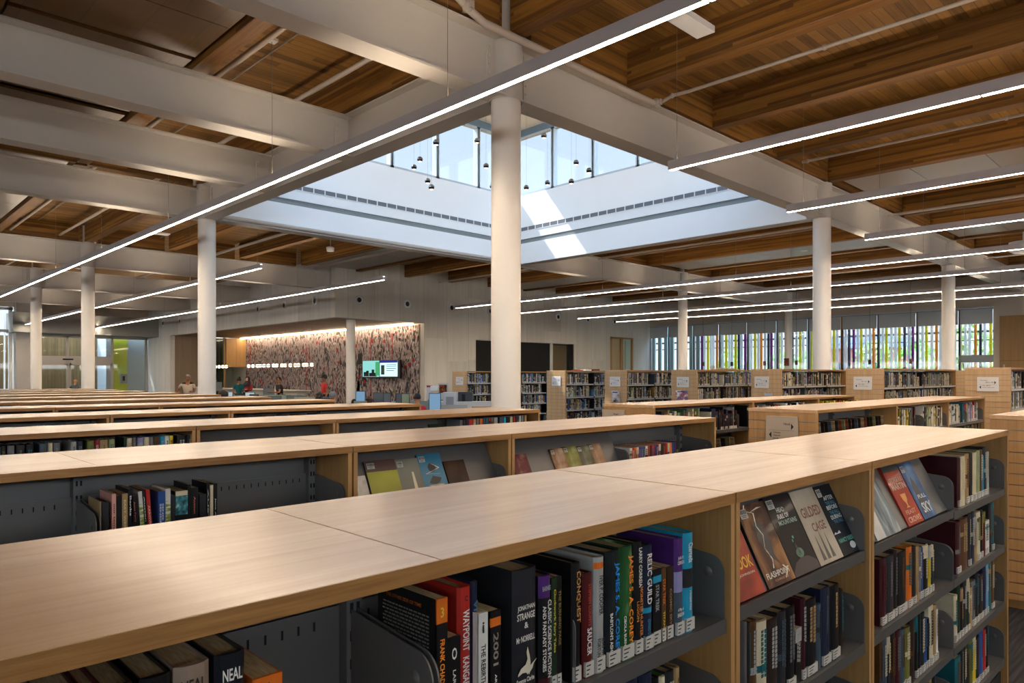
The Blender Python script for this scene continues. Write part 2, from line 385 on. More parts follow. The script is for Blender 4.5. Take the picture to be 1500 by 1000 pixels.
MB().box(8.66, 12.1, YE+.01, YE+.02, .05, 2.25).build('pane', GLASSR, d)
MB().box(9.75, 10.25, YE-.05, YE-.02, 2.5, 2.58).build('door_sensor', DARKM, d)
# bulkhead over the entrance and pier with the side window
struct('ceiling_bulkhead', MB().box(7.2, 14.1, 43.2, 45, 3.85, 4.87), plain('bulkhead', '8f918d', .6))
struct('wall_pier', MB().box(7.45, 8.1, 43.9, 45, 0, ZD), plain('pier_paint', 'b3b0ac', .55))
f = MB()
for x in (4.3, 5.9, 7.3): f.box(x-.08, x+.08, 44.4, 44.6, 0, 5.2)
for z in (.9, 3.95, 5.1): f.box(4.3, 7.4, 44.4, 44.6, z-.07, z+.07)
o = struct('window_21', f, WHITE); MB().box(4.3, 7.3, 44.48, 44.49, .9, 5.1).build('pane', GLASS, o)
struct('wall_sill', MB().box(4.2, 7.4, 44.4, 44.6, 0, .85), plain('sill_panel', '5f7476', .4))
# round wall speakers / nozzles
def roundel(loc, ax, lab):
    t = thing('air_nozzle', lab, 'vent', loc, 'round air nozzles in the grey wall')
    if ax == 'y':
        MB().lathe([(.1, 0), (.1, -.03), (.15, -.04), (.17, -.02), (.17, 0)], 24, (0, 0, 0), 0, 'y').build('ring', WHITE, t)
        MB().lathe([(.001, -.012), (.1, -.012), (.1, 0)], 20, (0, 0, 0), 0, 'y').build('core', plain('nozzle_dark', '2e2e2e', .6), t)
    else:
        MB().lathe([(.1, 0), (.1, -.03), (.15, -.04), (.17, -.02), (.17, 0)], 24, (0, 0, 0), 0, 'x').build('ring', WHITE, t)
        MB().lathe([(.001, -.012), (.1, -.012), (.1, 0)], 20, (0, 0, 0), 0, 'x').build('core', plain('nozzle_dark', '2e2e2e', .6), t)
CA = math.atan(1076/1050.2); SS, CC = math.sin(CA), math.cos(CA)
def inv(px, py, X=None, Y=None, Z=None, D=None):
    r = (px-750)/1050.2; u = (550-py)/1050.2; d = (CC+r*SS, SS-r*CC, u)
    t = X/d[0] if X is not None else Y/d[1] if Y is not None else (Z-1.65)/d[2] if Z is not None else D
    return Vector((d[0]*t, d[1]*t, 1.65+d[2]*t))
for i, (px, py) in enumerate([(239, 474), (263.5, 470), (378, 453), (416.5, 446.3), (461, 439.5)]):
    p = inv(px, py, X=14.1); roundel((14.1, p.y, 4.58), 'x', 'round air nozzle high on the left grey wall, %s from the left' % ORD[i+1])
for i, (px, py) in enumerate([(526, 438), (596.5, 444), (661.5, 450), (718, 455), (817.5, 462), (861, 467.5), (900, 470)]):
    p = inv(px, py, Y=24); roundel((p.x, YW, 4.58), 'y', 'round air nozzle high on the back grey wall, %s from the left' % ORD[i+1])
# ================================================================ columns, steel, glulam
def column(x, y, z1, lab, stub=True):
    t = thing('column', lab, 'column', (x, y, 0))
    MB().lathe([(.178, 0), (.178, z1)], 40).build('shaft', COLUMN, t)
    if stub: MB().lathe([(.12, ZT), (.12, ZD)], 24, (-.02, 0, 0)).build('upper_shaft', STEEL, t)
    MB().lathe([(.20, ZB-.02), (.20, ZT+.01)], 40).build('collar', STEEL, t) if stub else None
    return t
column(5.95, 6.2, ZB, 'thick white round column nearest the camera, at the skylight corner')
column(5.95, 15.3, ZB, 'white round column at the left corner of the skylight')
column(15.1, 6.2, ZB, 'white round column at the right corner of the skylight')
column(24.2, 6.2, ZB, 'cream round column between window bays near the right edge')
column(24.2, 15.3, ZB, 'slim pale round column behind tall shelves, left of the right skylight column')
column(33.4, 15.3, 5.6, 'thin grey column standing against the far windows', False)
column(5.95, 24.4, ZB, 'white column second from the left edge of the picture')
column(5.95, 31.4, ZB, 'leftmost white column in front of the entrance pier', True)
column(15.15, 24.6, 3.85, 'white column under the box corner in front of the mural', False)

def ibeam(p0, p1, lab, h=ZT-ZB, w=.30, z=ZB):
    ax = 'x' if abs(p1[0]-p0[0]) > abs(p1[1]-p0[1]) else 'y'
    t = thing('steel_beam', lab, 'beam', (p0[0], p0[1], z))
    tf, tw = .022, .014; m = MB(); k = w/2
    prof = [(-k, 0), (k, 0), (k, tf), (tw, tf+.004), (tw, h-tf-.004), (k, h-tf), (k, h), (-k, h), (-k, h-tf), (-tw, h-tf-.004), (-tw, tf+.004), (-k, tf)]
    L = (p1[0]-p0[0]) if ax == 'x' else (p1[1]-p0[1])
    if ax == 'y': prof = [(a, b) for a, b in prof]
    m.prism(prof, 0, L, ax); m.build('web_and_flanges', STEEL, t)
    # bolted end plates
    for e in ((.2, -1), (L-.2, 1)):
        q = MB(); x = e[0]
        if ax == 'x': q.box(x-.03, x+.03, -.03, .03, .08, h-.08)
        else: q.box(-.03, .03, x-.03, x+.03, .08, h-.08)
        for zz in (.16, .26, .36, .46, .56):
            if zz < h-.08:
                if ax == 'x': q.lathe([(.001, -.045), (.014, -.045), (.014, -.03)], 6, (x, 0, zz), 0, 'y')
                else: q.lathe([(.001, -.045), (.014, -.045), (.014, -.03)], 6, (0, x, zz), 0, 'x')
        q.build('end_plate', STEEL, t)
    return t
ibeam((6.05, 6.2), (15.0, 6.2), 'grey steel girder along the near right edge of the skylight')
ibeam((5.95, 6.3), (5.95, 15.2), 'grey steel girder along the near left edge of the skylight')
ibeam((6.05, 15.3), (15.0, 15.3), 'steel girder behind the white fascia at the skylight far left side')
ibeam((15.1, 6.3), (15.1, 15.2), 'steel girder behind the white fascia at the skylight far right side')
ibeam((15.2, 6.2), (24.1, 6.2), 'steel beam running right from the skylight right corner column')
ibeam((24.3, 6.2), (34.4, 6.2), 'steel beam from the cream right column to the window wall')
ibeam((15.2, 15.3), (24.1, 15.3), 'steel beam running from the far skylight corner to the slim column')
ibeam((24.3, 15.3), (34.4, 15.3), 'short steel beam ending above the far windows')
ibeam((-6, 6.2), (5.85, 6.2), 'big steel beam crossing the top left to the near column')
for i, y in enumerate((9.5, 12.15)):
    ibeam((-6, y), (5.8, y), 'steel ceiling beam at left, %s behind the near column beam' % ORD[i+1], h=.6)
ibeam((-6, 15.4), (5.85, 15.4), 'steel ceiling beam at left meeting the left skylight corner column', h=.62)
ibeam((-6, 24.4), (5.85, 24.4), 'steel beam at far left ending at the second column')
ibeam((6.05, 24.4), (14.1, 24.4), 'steel beam ending on the grey wall box above the nozzles')
ibeam((-6, 31.4), (5.85, 31.4), 'far steel beam ending at the leftmost column')
ibeam((6.05, 31.4), (14.1, 31.4), 'far steel beam between leftmost column and grey wall')
ibeam((-6, 38.4), (14.1, 38.4), 'farthest steel beam, just before the entrance bulkhead')

# glulam beams run along Y, spaced a quarter bay; segments stop at the skylight
def bay_word(k):
    if k == 0: return 'in line with the near column'
    return '%s to the %s of the near column line' % (ORD[abs(k)], 'right' if k > 0 else 'left')
GL = {}
def glulam(k, y0, y1, where):
    x = 5.95+2.2875*k
    if where == 'middle': x += {0: -.09, 4: .09}.get(k, 0)
    o = MB().box(x-.11, x+.11, y0, y1, ZG, ZD, c=.006).build('timber_beam', FIR_BEAM)
    tag(o, 'timber ceiling beam %s, %s' % (where, bay_word(k)), 'beam', 'laminated timber ceiling beams')
for k in range(-4, 13):
    if 0 < k < 4:
        glulam(k, -6, 6.13, 'near'); glulam(k, 15.37, 23.98, 'far')
    else:
        glulam(k, -6, 6.02, 'near')
        glulam(k, 6.14, 15.36, 'middle')
        if k <= 3: glulam(k, 15.52, 44.9 if k <= 3 else 23.98, 'far')
        else: glulam(k, 15.52, 23.98, 'far')
# timber blocking between beams over the steel lines
bl_specs = [(k, 6.08) for k in range(-4, 12)] + [(k, 15.42) for k in range(-4, 12)] + [(k, 24.4) for k in range(-4, 3)]
for k, y in bl_specs:
    xa = 5.95+2.2875*k+.11; xb = 5.95+2.2875*(k+1)-.11
    if k == 0: xa += .15
    if k == -1: xb -= .15
    o = MB().box(xa, xb, y-.05, y+.05, ZG, ZD).build('blocking', FIR_BLOCK)
    row = {6.08: 'first', 15.42: 'second', 24.4: 'third'}[y]
    b = 'right of' if k >= 0 else 'left of'
    tag(o, 'timber blocking above the %s steel line, %s bay %s the near column' % (row, ORD[(k+1) if k >= 0 else -k], b), 'blocking', 'timber blocking between ceiling beams')
# acoustic panels set between the beams
PAN_G = plain('panel_pale', '9c948a', .28, var=.04, scale=1.5)
def acoustic(k, y0, y1, mat, lab, dx=0.):
    xa = 5.95+2.2875*k+.16; xb = 5.95+2.2875*(k+1)-.16
    t = thing('acoustic_panel', lab, 'ceiling panel', (xa, y0, 5.72)); n = max(1, round((y1-y0)/1.25)); s = (y1-y0)/n
    for i in range(n): MB().box(0, xb-xa, i*s+.006, (i+1)*s-.006, 0, .04).build('panel_board', mat, t)
    m = MB(); m.lathe([(.001, -.012), (.11, -.012), (.13, 0)], 20, ((xb-xa)/2, (y1-y0)*.42, 0)); m.build('diffuser', WHITE, t)
acoustic(-2, -3, 6.1, PANEL_W, 'dark wood acoustic panels at the top left corner of the picture')
acoustic(-2, 6.2, 9.4, PANEL_W, 'dark wood acoustic panels behind the big left beam')
acoustic(-2, 9.5, 12.05, PANEL_W, 'wood acoustic panels between second and third left steel beams')
acoustic(-2, 12.25, 15.3, PANEL_W, 'wood acoustic panels with round diffuser at the left edge')
acoustic(-2, 15.4, 24.3, PAN_G, 'pale acoustic panels beyond the left skylight column')
acoustic(4, -3, 5.9, PAN_G, 'pale acoustic ceiling panels right of the right skylight column')
acoustic(7, -3, 5.9, PAN_G, 'pale acoustic ceiling panels nearest the far right edge')
acoustic(7, 6.5, 15.0, PAN_G, 'pale acoustic ceiling panels beyond the steel beam at right')
acoustic(7, 15.6, 23.9, PAN_G, 'pale acoustic ceiling panels above the back grey wall')
acoustic(3, 15.6, 23.9, PAN_G, 'pale acoustic ceiling panels directly behind the near column')

# ================================================================ skylight
SX0, SX1, SY0, SY1 = 6.12, 14.93, 6.37, 15.13
ZS, ZH, ZC = 6.93, 8.66, 8.86
def ringwall(m, z0, z1, t=.14, e=0.):
    m.box(SX0-t-e, SX1+t+e, SY1+e, SY1+t+e, z0, z1); m.box(SX0-t-e, SX1+t+e, SY0-t-e, SY0-e, z0, z1)
    m.box(SX1+e, SX1+t+e, SY0, SY1, z0, z1); m.box(SX0-t-e, SX0-e, SY0, SY1, z0, z1)
    return m
m = ringwall(MB(), ZT+.02, ZS)
struct('wall_skylight', m, SKYW)
struct('ceiling_skylight', MB().box(SX0-.3, SX1+.3, SY0-.3, SY1+.3, ZC, ZC+.15), plain('skylight_ceiling', 'efe2cc', .7))
struct('trim_3', ringwall(MB(), ZH, ZC, .14, 0), plain('skylight_header', '6a7f8f', .5))
# white fascia cladding the two far girders and reveal line
m = MB()
m.box(SX0, SX1+.02, SY1-.0, SY1+.0+.005, ZB+.01, ZB+.012)
f = MB().box(6.2, SX1-.01, SY1-.02, SY1+.02, ZB, 5.52).box(SX1-.02, SX1+.02, 6.45, SY1, ZB, 5.52)
struct('trim_4', f, SKYW)
f = MB().box(6.2, SX1-.01, SY1+.02, SY1+.05, 5.5, 5.66).box(SX1+.02, SX1+.05, 6.45, SY1, 5.5, 5.66)
struct('trim_5', f, plain('reveal', '7d8486', .6))
# linear vent grille
VENT = plain('vent_grille', '6b7077', .6)
t = thing('linear_vent', 'long slotted vent strip along the skylight far left wall', 'vent', (6.3, SY1, 5.88))
g = MB().box(0, SX1-6.3, -.006, 0, 0, .12)
for i in range(30): g.box(i*.29-.012, i*.29+.012, -.014, -.006, 0, .12, 1)
for z in (.0, .12): g.box(0, SX1-6.3, -.014, -.004, z-.008, z+.008, 1)
g.build('grille', [VENT, SKYW], t)
t = thing('linear_vent', 'long slotted vent strip along the skylight far right wall', 'vent', (SX1, 6.5, 5.88))
g = MB().box(-.006, 0, 0, SY1-6.5, 0, .12)
for i in range(30): g.box(-.014, -.006, i*.29-.012, i*.29+.012, 0, .12, 1)
for z in (.0, .12): g.box(-.014, -.004, 0, SY1-6.5, z-.008, z+.008, 1)
g.build('grille', [VENT, SKYW], t)
# clerestory windows
MUL = plain('mullion', 'b4c0c9', .45)
n = 0
def cler(ax, c, lab0):
    global n
    lo, hi = (SX0, SX1) if ax == 'x' else (SY0, SY1)
    cnt = 6; s = (hi-lo)/cnt
    for i in range(cnt):
        n += 1; a = lo+i*s; b = a+s; f = MB()
        def bx(u0, u1, z0, z1, d0=-.07, d1=.07):
            if ax == 'x': f.box(u0, u1, c+d0, c+d1, z0, z1)
            else: f.box(c+d0, c+d1, u0, u1, z0, z1)
        bx(a-.02, a+.06, ZS, ZH); bx(b-.06, b+.02, ZS, ZH); bx(a, b, ZS, ZS+.05); bx(a, b, ZH-.05, ZH)
        bx(a-.02, a+.13, ZS, ZH, .05, .15)
        o = struct('window_%d' % (30+n), f, MUL)
        g = MB()
        if ax == 'x': g.box(a+.06, b-.06, c-.005, c+.005, ZS+.05, ZH-.05)
        else: g.box(c-.005, c+.005, a+.06, b-.06, ZS+.05, ZH-.05)
        g.build('pane', GLASS, o)
cler('x', SY1+.07, ''); cler('y', SX1+.07, ''); cler('x', SY0-.07, ''); cler('y', SX0-.07, '')
# globe pendants in the skylight
CHROME = plain('chrome', 'b9bcc0', .12, metal=1.)
GD = plain('globe_dark', '1a1a1c', .25)
BULB = emit('bulb', 'ffd9b0', 3.)
gl = [(639, 208.7, 15.0), (699, 206.2, 17.3), (615.2, 233.3, 17.0), (606.5, 244.8, 17.6), (712, 243, 17.4), (626.4, 265, 17.2), (632, 274, 16.6), (721, 273, 18.6),
      (796.7, 198.7, 16.6), (844, 238, 17.6), (863, 249.7, 16.8), (802, 267.7, 18.3), (837, 265.7, 17.2), (771, 274.7, 18.2), (891, 207.3, 15.2)]
glsrc = None
gl.sort()
for i, (px, py, D) in enumerate(gl):
    p = inv(px, py, D=D)
    lab = 'small chrome globe pendant in the skylight, %s from the left' % ORD[i+1]
    t = thing('globe_pendant', lab, 'pendant light', tuple(p), 'chrome globe pendants hanging in the skylight')
    MB().lathe([(.068*math.sin(a), .068*math.cos(a)) for a in [PI*j/14 for j in range(0, 8)]][::-1]+[(.001, .068)], 20).build('upper_shell', CHROME, t)
    MB().lathe([(.068*math.sin(a), .068*math.cos(a)) for a in [PI*j/14 for j in range(7, 12)]], 20).build('lower_shell', GD, t)
    MB().lathe([(.001, -.055), (.03, -.055), (.043, -.05)], 14).build('lamp', BULB, t)
    MB().tube([(0, 0, .066), (0, 0, ZC-p.z)], .0025, 5).build('cable', WIRE, t)

# ================================================================ linear light fixtures (along Y)
def fixture(x, y0, y1, lab, hang, z=4.22):
    t = thing('linear_light', lab, 'light fixture', (x, y0, z), 'suspended linear lights')
    MB().box(-.033, .033, 0, y1-y0, .001, .085).box(-.033, -.029, 0, y1-y0, .085, .115).box(.029, .033, 0, y1-y0, .085, .115).build('housing', FIXT, t)
    hs = [c for c in t.children if c.name.startswith('housing')][0]
    q = MB(); L = y1-y0; n = max(1, int(L/1.5))
    for i in range(n):
        q.box(-.023, .023, i*L/n+.01, (i+1)*L/n-.01, -.0005, .002)
    q.build('lens', LED, t)
    MB().box(-.022, .022, .02, y1-y0-.02, .0855, .087).build('upper_lens', LEDUP, hs)
    for y in hang:
        if y0 < y < y1:
            MB().tube([(0, y-y0, .12), (0, y-y0, .22)], .007, 6).tube([(0, y-y0, .2), (0, y-y0, ZD-z-.03)], .003, 5).build('suspension_cable', WIRE, t)
            MB().box(-.06, .06, y-y0-.06, y-y0+.06, ZD-z-.04, ZD-z).build('canopy', WHITE, t)
fixture(4.4, -5, 42, 'long suspended light crossing the picture from top centre to left', [1.5, 5.4, 9.1, 13.0, 17, 21, 25])
fixture(7.7, -5, 5.06, 'suspended light bar ending left of centre top right, nearest of three', [1.2, 4.95])
fixture(11.0, -5, 5.06, 'suspended light bar ending beside the right skylight column', [.9, 4.8])
fixture(14.3, -5, 5.06, 'suspended light bar ending just right of the right skylight column', [.9, 4.8])
fixture(7.7, 16.5, 43, 'suspended light bar ending just right of left skylight column', [16.7, 21, 26, 31])
fixture(11.0, 16.2, 43.5, 'suspended light bar ending in front of the mural box', [16.4, 21, 27, 33])
for i, x in enumerate((17.6, 20.9, 24.75, 27.6)):
    fixture(x, -5, 21.1, 'long suspended light over the tall shelves, %s from the camera' % ORD[i+1], [.5, 5.0, 9.5, 14, 18.5])
# ceiling canopy box of the nearest right fixture
o = MB().box(7.3, 8.0, 4.6, 4.85, 5.9, 5.98).build('ceiling_box', WHITE); tag(o, 'long white canopy box under the timber deck near top centre', 'ceiling box')
for i, (px, py) in enumerate([(186, 364), (236, 343), (84, 406), (120, 394)]):
    p = inv(px, py, Z=ZD-.25); o = MB().box(-.22, .22, -.13, .13, 0, .04).build('ceiling_box', WHITE); o.location = p; tag(o, 'small white ceiling box above the left shelves, %s from the left' % ['third', 'fourth', 'first', 'second'][i], 'ceiling box')
    MB().tube([(0, 0, .04), (0, 0, .25)], .01, 6).build('stem', WHITE, o)
# pipes and conduits
PIPE = plain('pipe_paint', 'b9aea3', .4)
def pipe(pts, r, lab, mat=PIPE, couplings=()):
    o = thing('ceiling_pipe', lab, 'pipe', pts[0]); q = [tuple(Vector(p)-Vector(pts[0])) for p in pts]
    MB().tube(q, r, 12).build('run', mat, o)
    for c in couplings:
        c = Vector(c)-Vector(pts[0])
        MB().ball(tuple(c), r*1.55, n=10, k=6).box(c.x-r*.5, c.x+r*.5, c.y-r*1.9, c.y+r*1.9, c.z-r*.9, c.z+r*.9).build('coupling', mat, o)
pipe([(4.75, 6.35, 5.9), (4.95, 6.05, 5.86), (5.15, 5.97, 5.68), (5.4, 5.97, 5.6), (8.75, 5.97, 5.57)], .045, 'main sprinkler pipe running beside the near skylight girder', couplings=[(4.85, 6.15, 5.88), (5.15, 5.97, 5.7), (8.72, 5.95, 5.58)])
pipe([(8.75, 5.95, 5.57), (8.82, 5.75, 5.66), (8.85, 5.5, 5.66), (8.85, -5, 5.66)], .024, 'thin sprinkler pipe along the nearest right timber beams', couplings=[(8.82, 5.75, 5.66), (8.85, 3.6, 5.66)])
pipe([(13.25, 5.8, 5.64), (13.25, -5, 5.64)], .024, 'sprinkler pipe by the third right timber beam', couplings=[(13.25, 5.7, 5.64), (13.25, 2.6, 5.64)])
pipe([(4.0, -5, 5.78), (4.0, 44, 5.78)], .04, 'white ceiling pipe running over the left shelves')
pipe([(5.2, 6.5, 5.78), (5.2, 44, 5.78)], .035, 'white ceiling pipe alongside the left skylight girder')
pipe([(9.4, 15.6, 5.6), (9.4, 44, 5.6)], .04, 'white pipe under timber beams behind the skylight at left')
pipe([(13.2, 15.6, 5.6), (13.2, 23.9, 5.6)], .05, 'thick white pipe meeting the skylight edge behind the near column')
pipe([(19.0, -5, 5.6), (19.0, 23.9, 5.6)], .035, 'sprinkler pipe beyond the right skylight column')
pipe([(28.2, -5, 5.6), (28.2, 23.9, 5.6)], .03, 'sprinkler pipe close to the far windows')
pipe([(6.1, 15.0, 4.98), (14.9, 15.0, 4.98)], .05, 'round conduit along the bottom of the far left skylight fascia')
CONDUIT = plain('conduit', '9b958c', .3, metal=.7)
pipe([(4.9, 6.5, 6.08), (4.9, 8.2, 6.08), (4.5, 8.6, 6.08), (4.5, 12, 6.08), (4.7, 12.4, 6.05), (4.7, 15, 6.05)], .013, 'thin metal conduit on the left timber deck', CONDUIT)
pipe([(2.9, 15.8, 6.08), (3.5, 17, 6.08), (4.4, 17.5, 6.08), (4.6, 19, 6.08), (4.6, 24, 6.08)], .015, 'thin conduit beyond the left skylight column', CONDUIT)
pipe([(6.6, 16, 6.08), (7.3, 17.5, 6.08), (7.3, 20, 6.08), (8, 21, 6.08), (8, 30, 6.08)], .015, 'thin conduit above the mural side fixture', CONDUIT)
pipe([(5.95, 15.9, 5.75), (5.6, 15.0, 5.75), (5.35, 14.9, 5.72), (5.2, 14.6, 5.7)], .06, 'elbowed pipe above the left skylight corner column', couplings=[(5.35, 14.9, 5.72)])
o = MB().lathe([(.001, -.02), (.25, 0), (.35, .06), (.36, .3)], 20).build('ceiling_housing', WHITE); o.location = inv(1500, 370, D=20); tag(o, 'round white housing hanging at the right edge of the picture', 'housing')
MB().tube([(0, 0, .3), (0, 0, 1.0)], .03, 8).build('stem', WHITE, o)
o = MB().lathe([(.11, 0), (.13, .12), (.08, .14), (.001, .14)], 16).build('ceiling_speaker', WHITE); o.location = inv(484, 368, D=22); tag(o, 'small grey cone speaker under the beams left of centre', 'speaker')
MB().tube([(0, 0, .12), (0, 0, .9)], .01, 6).build('stem', WHITE, o)
# ================================================================ bookcases
LV = [1.06, .765, .47, .175]
def bracket_mesh(side, h=.165, d=.27):
    """rounded steel end plate with a pressed dimple"""
    prof = [(0.0, -.03), (d, -.03), (d, h+.01)]
    r = .045
    for j in range(0, 9):
        a = PI/2+PI/2*j/8
        prof.append((r+r*math.cos(a), h-.012-r+r*math.sin(a)))
    m = MB().prism([(y, z) for y, z in prof], -.0015, .0015, 'x')
    m.lathe([(.011, 0), (.008, .004), (.001, .006)], 14, (-.0015, .045, h-.055), 0, 'x') if side else None
    for s in (-1, 1):
        m.lathe([(.013, s*.0017), (.009, s*.004), (.001, s*.0055)], 14, (0, .045, h-.058), 0, 'x')
    return m
BRK = bracket_mesh(0).mesh('shelf_bracket', GREYM)
def bookcase(x0, x1, yf, nb, label, depth=.6, H=1.365, levels=LV, slat=None, canted=(), bins={}, detail=2, joints=None, group=None, missing=()):
    """x0..x1 along the row, yf = front face; levels = shelf heights from the top"""
    t = thing('bookcase', label, 'bookcase', (x0, yf, 0), group); W = x1-x0; P = .021
    js = joints or [W*i/nb for i in range(nb+1)]; js[0] = 0; js[-1] = W
    for i in range(nb):
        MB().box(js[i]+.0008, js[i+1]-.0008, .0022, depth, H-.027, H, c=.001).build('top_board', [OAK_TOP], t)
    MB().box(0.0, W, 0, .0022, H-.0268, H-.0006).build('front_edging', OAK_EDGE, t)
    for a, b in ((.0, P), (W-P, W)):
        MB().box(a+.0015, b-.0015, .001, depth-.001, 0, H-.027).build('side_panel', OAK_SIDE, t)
    MB().box(P, W-P, .03, depth-.03, 0, .1).build('base_plinth', DARKM, t)
    MB().box(P, W-P, depth/2-.006, depth/2+.006, .1, H-.04).build('back_panel', GREYD, t)
    if detail >= 1:
        for i in range(nb+1):
            xx = min(max(js[i], P+.02), W-P-.02); q = MB()
            q.box(xx-.016, xx+.016, depth/2-.05, depth/2-.006, .1, H-.03)
            for z in [H-.09-.05*k for k in range(6)]: q.box(xx-.009, xx-.003, depth/2-.0515, depth/2-.05, z, z+.018, 1); q.box(xx+.004, xx+.010, depth/2-.0515, depth/2-.05, z, z+.018, 1)
            q.build('upright_post', [GREYD, DARKM], t)
    for i in range(nb):
        a = js[i]+(P+.004 if i == 0 else .004); b = js[i+1]-(P+.004 if i == nb-1 else .004)
        for li, z in enumerate(levels):
            if detail == 0 and li > 0: break
            if (i, li) in missing: continue
            q = MB()
            q.box(a, b, .02, depth/2-.02, z-.014, z, 0); q.box(a, b, .012, .02, z-(.022 if (i, li) in canted else .034), z+(.012 if (i, li) in canted else .001), 1)
            bh = bins.get((i, li))
            if bh: q.box(a, b, .008, .014, z-.02, z+bh, 0)
            if (i, li) in canted:
                MB().prism([(.035, z+.012), (.045, z+.002), (.19, z+.275), (.18, z+.285)], a+.002, b-.002, 'x').build('display_plate', GREYM, t)
            else:
                # back stop with two rows of slots
                q.box(a, b, depth/2-.024, depth/2-.02, z, z+.175, 0)
                if detail >= 2 and li < 2:
                    k = int((b-a-.06)/.03)
                    for j in range(k):
                        xx = a+.04+j*.03
                        for zz in (.02, .14): q.box(xx, xx+.004, depth/2-.0245, depth/2-.024, z+zz, z+zz+.016, 2)
            sh = q.build('shelf', [GREYM, LIPM, DARKM], t)
            if detail >= 1 and (li < 4) and not bh:
                for xx in (a+.002, b-.002):
                    br = bpy.data.objects.new('shelf_bracket', BRK); COL.objects.link(br); br.parent = sh; br.location = (xx, .014, z)
    if slat:
        q = MB(); n = int((H-.09)/.077); pal = OAK_SLAT if H < 1.5 else OAK_SLAT_L
        for k in range(n+1):
            z1 = H-.03-.077*k-(.0 if k == 0 else 0); z0 = max(.06, z1-.070)
            if z1 < .1: break
            q.box(-.022, 0, .003, depth-.003, z0, z1, 0, c=.001)
        q.box(-.012, 0, .006, depth-.006, .06, H-.03, 1)
        q.build('slatwall_end', [pal, plain('slat_groove', '8d857c', .3, metal=.6)], t)
        MB().box(-.024, 0, 0, depth, H-.027, H).build('top_cap', OAK_TOP, t)
    return t

# ---- books ---------------------------------------------------------------
BC = {'black': '131214', 'charcoal': '26262a', 'dark brown': '2c1f1a', 'brown': '57391f', 'tan': 'a3845a', 'cream': 'cbbd9c', 'white': 'cfcdc6', 'pale grey': 'a2a19c', 'grey': '6a6a6b',
      'slate': '3f4d58', 'navy': '1b2338', 'blue': '2d4f8c', 'light blue': '6f93b4', 'cyan': '1f8fb0', 'teal': '1b5c63', 'dark green': '1e3222', 'green': '3f6b36', 'sage': '8b9469', 'olive': '6b682e',
      'yellow': 'd3b528', 'orange': 'd2691e', 'red': 'b02a20', 'dark red': '511314', 'crimson': '8e1d35', 'purple': '4a2566', 'lavender': '8885ad', 'pink': 'd39a8b', 'maroon': '3d1219'}
BM = {}
def bookmat(c):
    if c not in BM:
        h = BC[c]; d = lin(h)
        m = plain('jacket_'+c.replace(' ', '_'), h, .38, var=.35, scale=14, coat=.06, spec=.3)
        BM[c] = m
    return BM[c]
ACC = ['pale grey', 'cream', 'dark red', 'tan', 'grey', 'slate', 'charcoal', 'brown', 'pale grey', 'teal', 'olive']
def book_cover(t, h, d, spine_mats, cov, paper=False):
    """two boards, a rounded spine in bands; returns mesh builder + material list"""
    th = .0022 if not paper else .0009; m = MB(); mats = [cov]
    m.box(0, th, .004, d, 0, h, 0); m.box(t-th, t, .004, d, 0, h, 0)
    nseg = 6; bulge = 0.0 if paper else min(.004, t*.12)
    segs = spine_mats or [(0, 1, cov)]
    for (a, b, mt) in segs:
        if mt not in mats: mats.append(mt)
        mi = mats.index(mt); vs = []; fs = []
        for z in (a*h, b*h):
            for j in range(nseg+1):
                u = j/nseg; y = .004-(.004*min(1, 4*min(u, 1-u))**.5 if not paper else .004)-bulge*math.sin(PI*u); vs.append((t*u, y, z))
        for z in (a*h, b*h):
            for j in range(nseg+1):
                u = j/nseg; vs.append((t*u, .0055, z))
        k = nseg+1
        for j in range(nseg): fs.append((j, j+1, k+j+1, k+j)); fs.append((2*k+j, 3*k+j, 3*k+j+1, 2*k+j+1))
        fs.append(tuple(range(k, 2*k))+tuple(range(4*k-1, 3*k-1, -1))); fs.append(tuple(range(k-1, -1, -1))+tuple(range(2*k, 3*k)))
        m.add(vs, fs, mi)
    return m, mats, th, bulge
def book_full(x, y, z, t, h, d, colour, label, group=None, bands=None, texts=(), sticker=True, lean=0., paper=False, cover=None, rz=0.):
    cov = cover or bookmat(colour)
    o = thing('book', label, 'book', (x, y, z), group, rz)
    if lean: o.rotation_euler = (0, lean, rz)
    m, mats, th, bulge = book_cover(t, h, d, [(a, b, (c if not isinstance(c, str) else bookmat(c))) for a, b, c in (bands or [(0, 1, cov)])], cov, paper)
    m.build('cover', mats, o)
    ins = .004 if not paper else 0
    MB().box(th, t-th, .006, d-ins, ins, h-ins-.0006).build('page_block', PAGES, o)
    if sticker: st = MB().box(t*.08, t*.92, -bulge-.0012, .004, .004, .032).build('spine_sticker', STICK, o)
    if sticker and t > .012:
        q = MB()
        for k in range(3): q.box(t*.16, t*(.6-.1*k), -bulge-.0014, -bulge-.0012, .024-.008*k, .0265-.008*k)
        q.build('sticker_print', INK, st)
    for (s, z0, z1, u0, u1, c, mode) in texts:   # z0..z1, u0..u1 as fractions of the spine
        yy = -bulge-.0008; mt = c if not isinstance(c, str) else plain('ink_'+c, c, .5)
        if mode == 'v': text(s, (t*u0, yy, h*z1), (0, 0, -1), (1, 0, 0), h*(z1-z0), t*(u1-u0), mt, o, 'spine_title')
        else: text(s, (t*u0, yy, h*z0), (1, 0, 0), (0, 0, 1), t*(u1-u0), h*(z1-z0), mt, o, 'spine_title')
    return o
GEN = []      # generic books: placed later, largest 300 as individuals
def gen(x, y, z, t, h, d, colour, shelf, lean=0., acc=True):
    GEN.append(dict(x=x, y=y, z=z, t=t, h=h, d=d, c=colour, shelf=shelf, lean=lean, acc=acc))
NEARB = 0

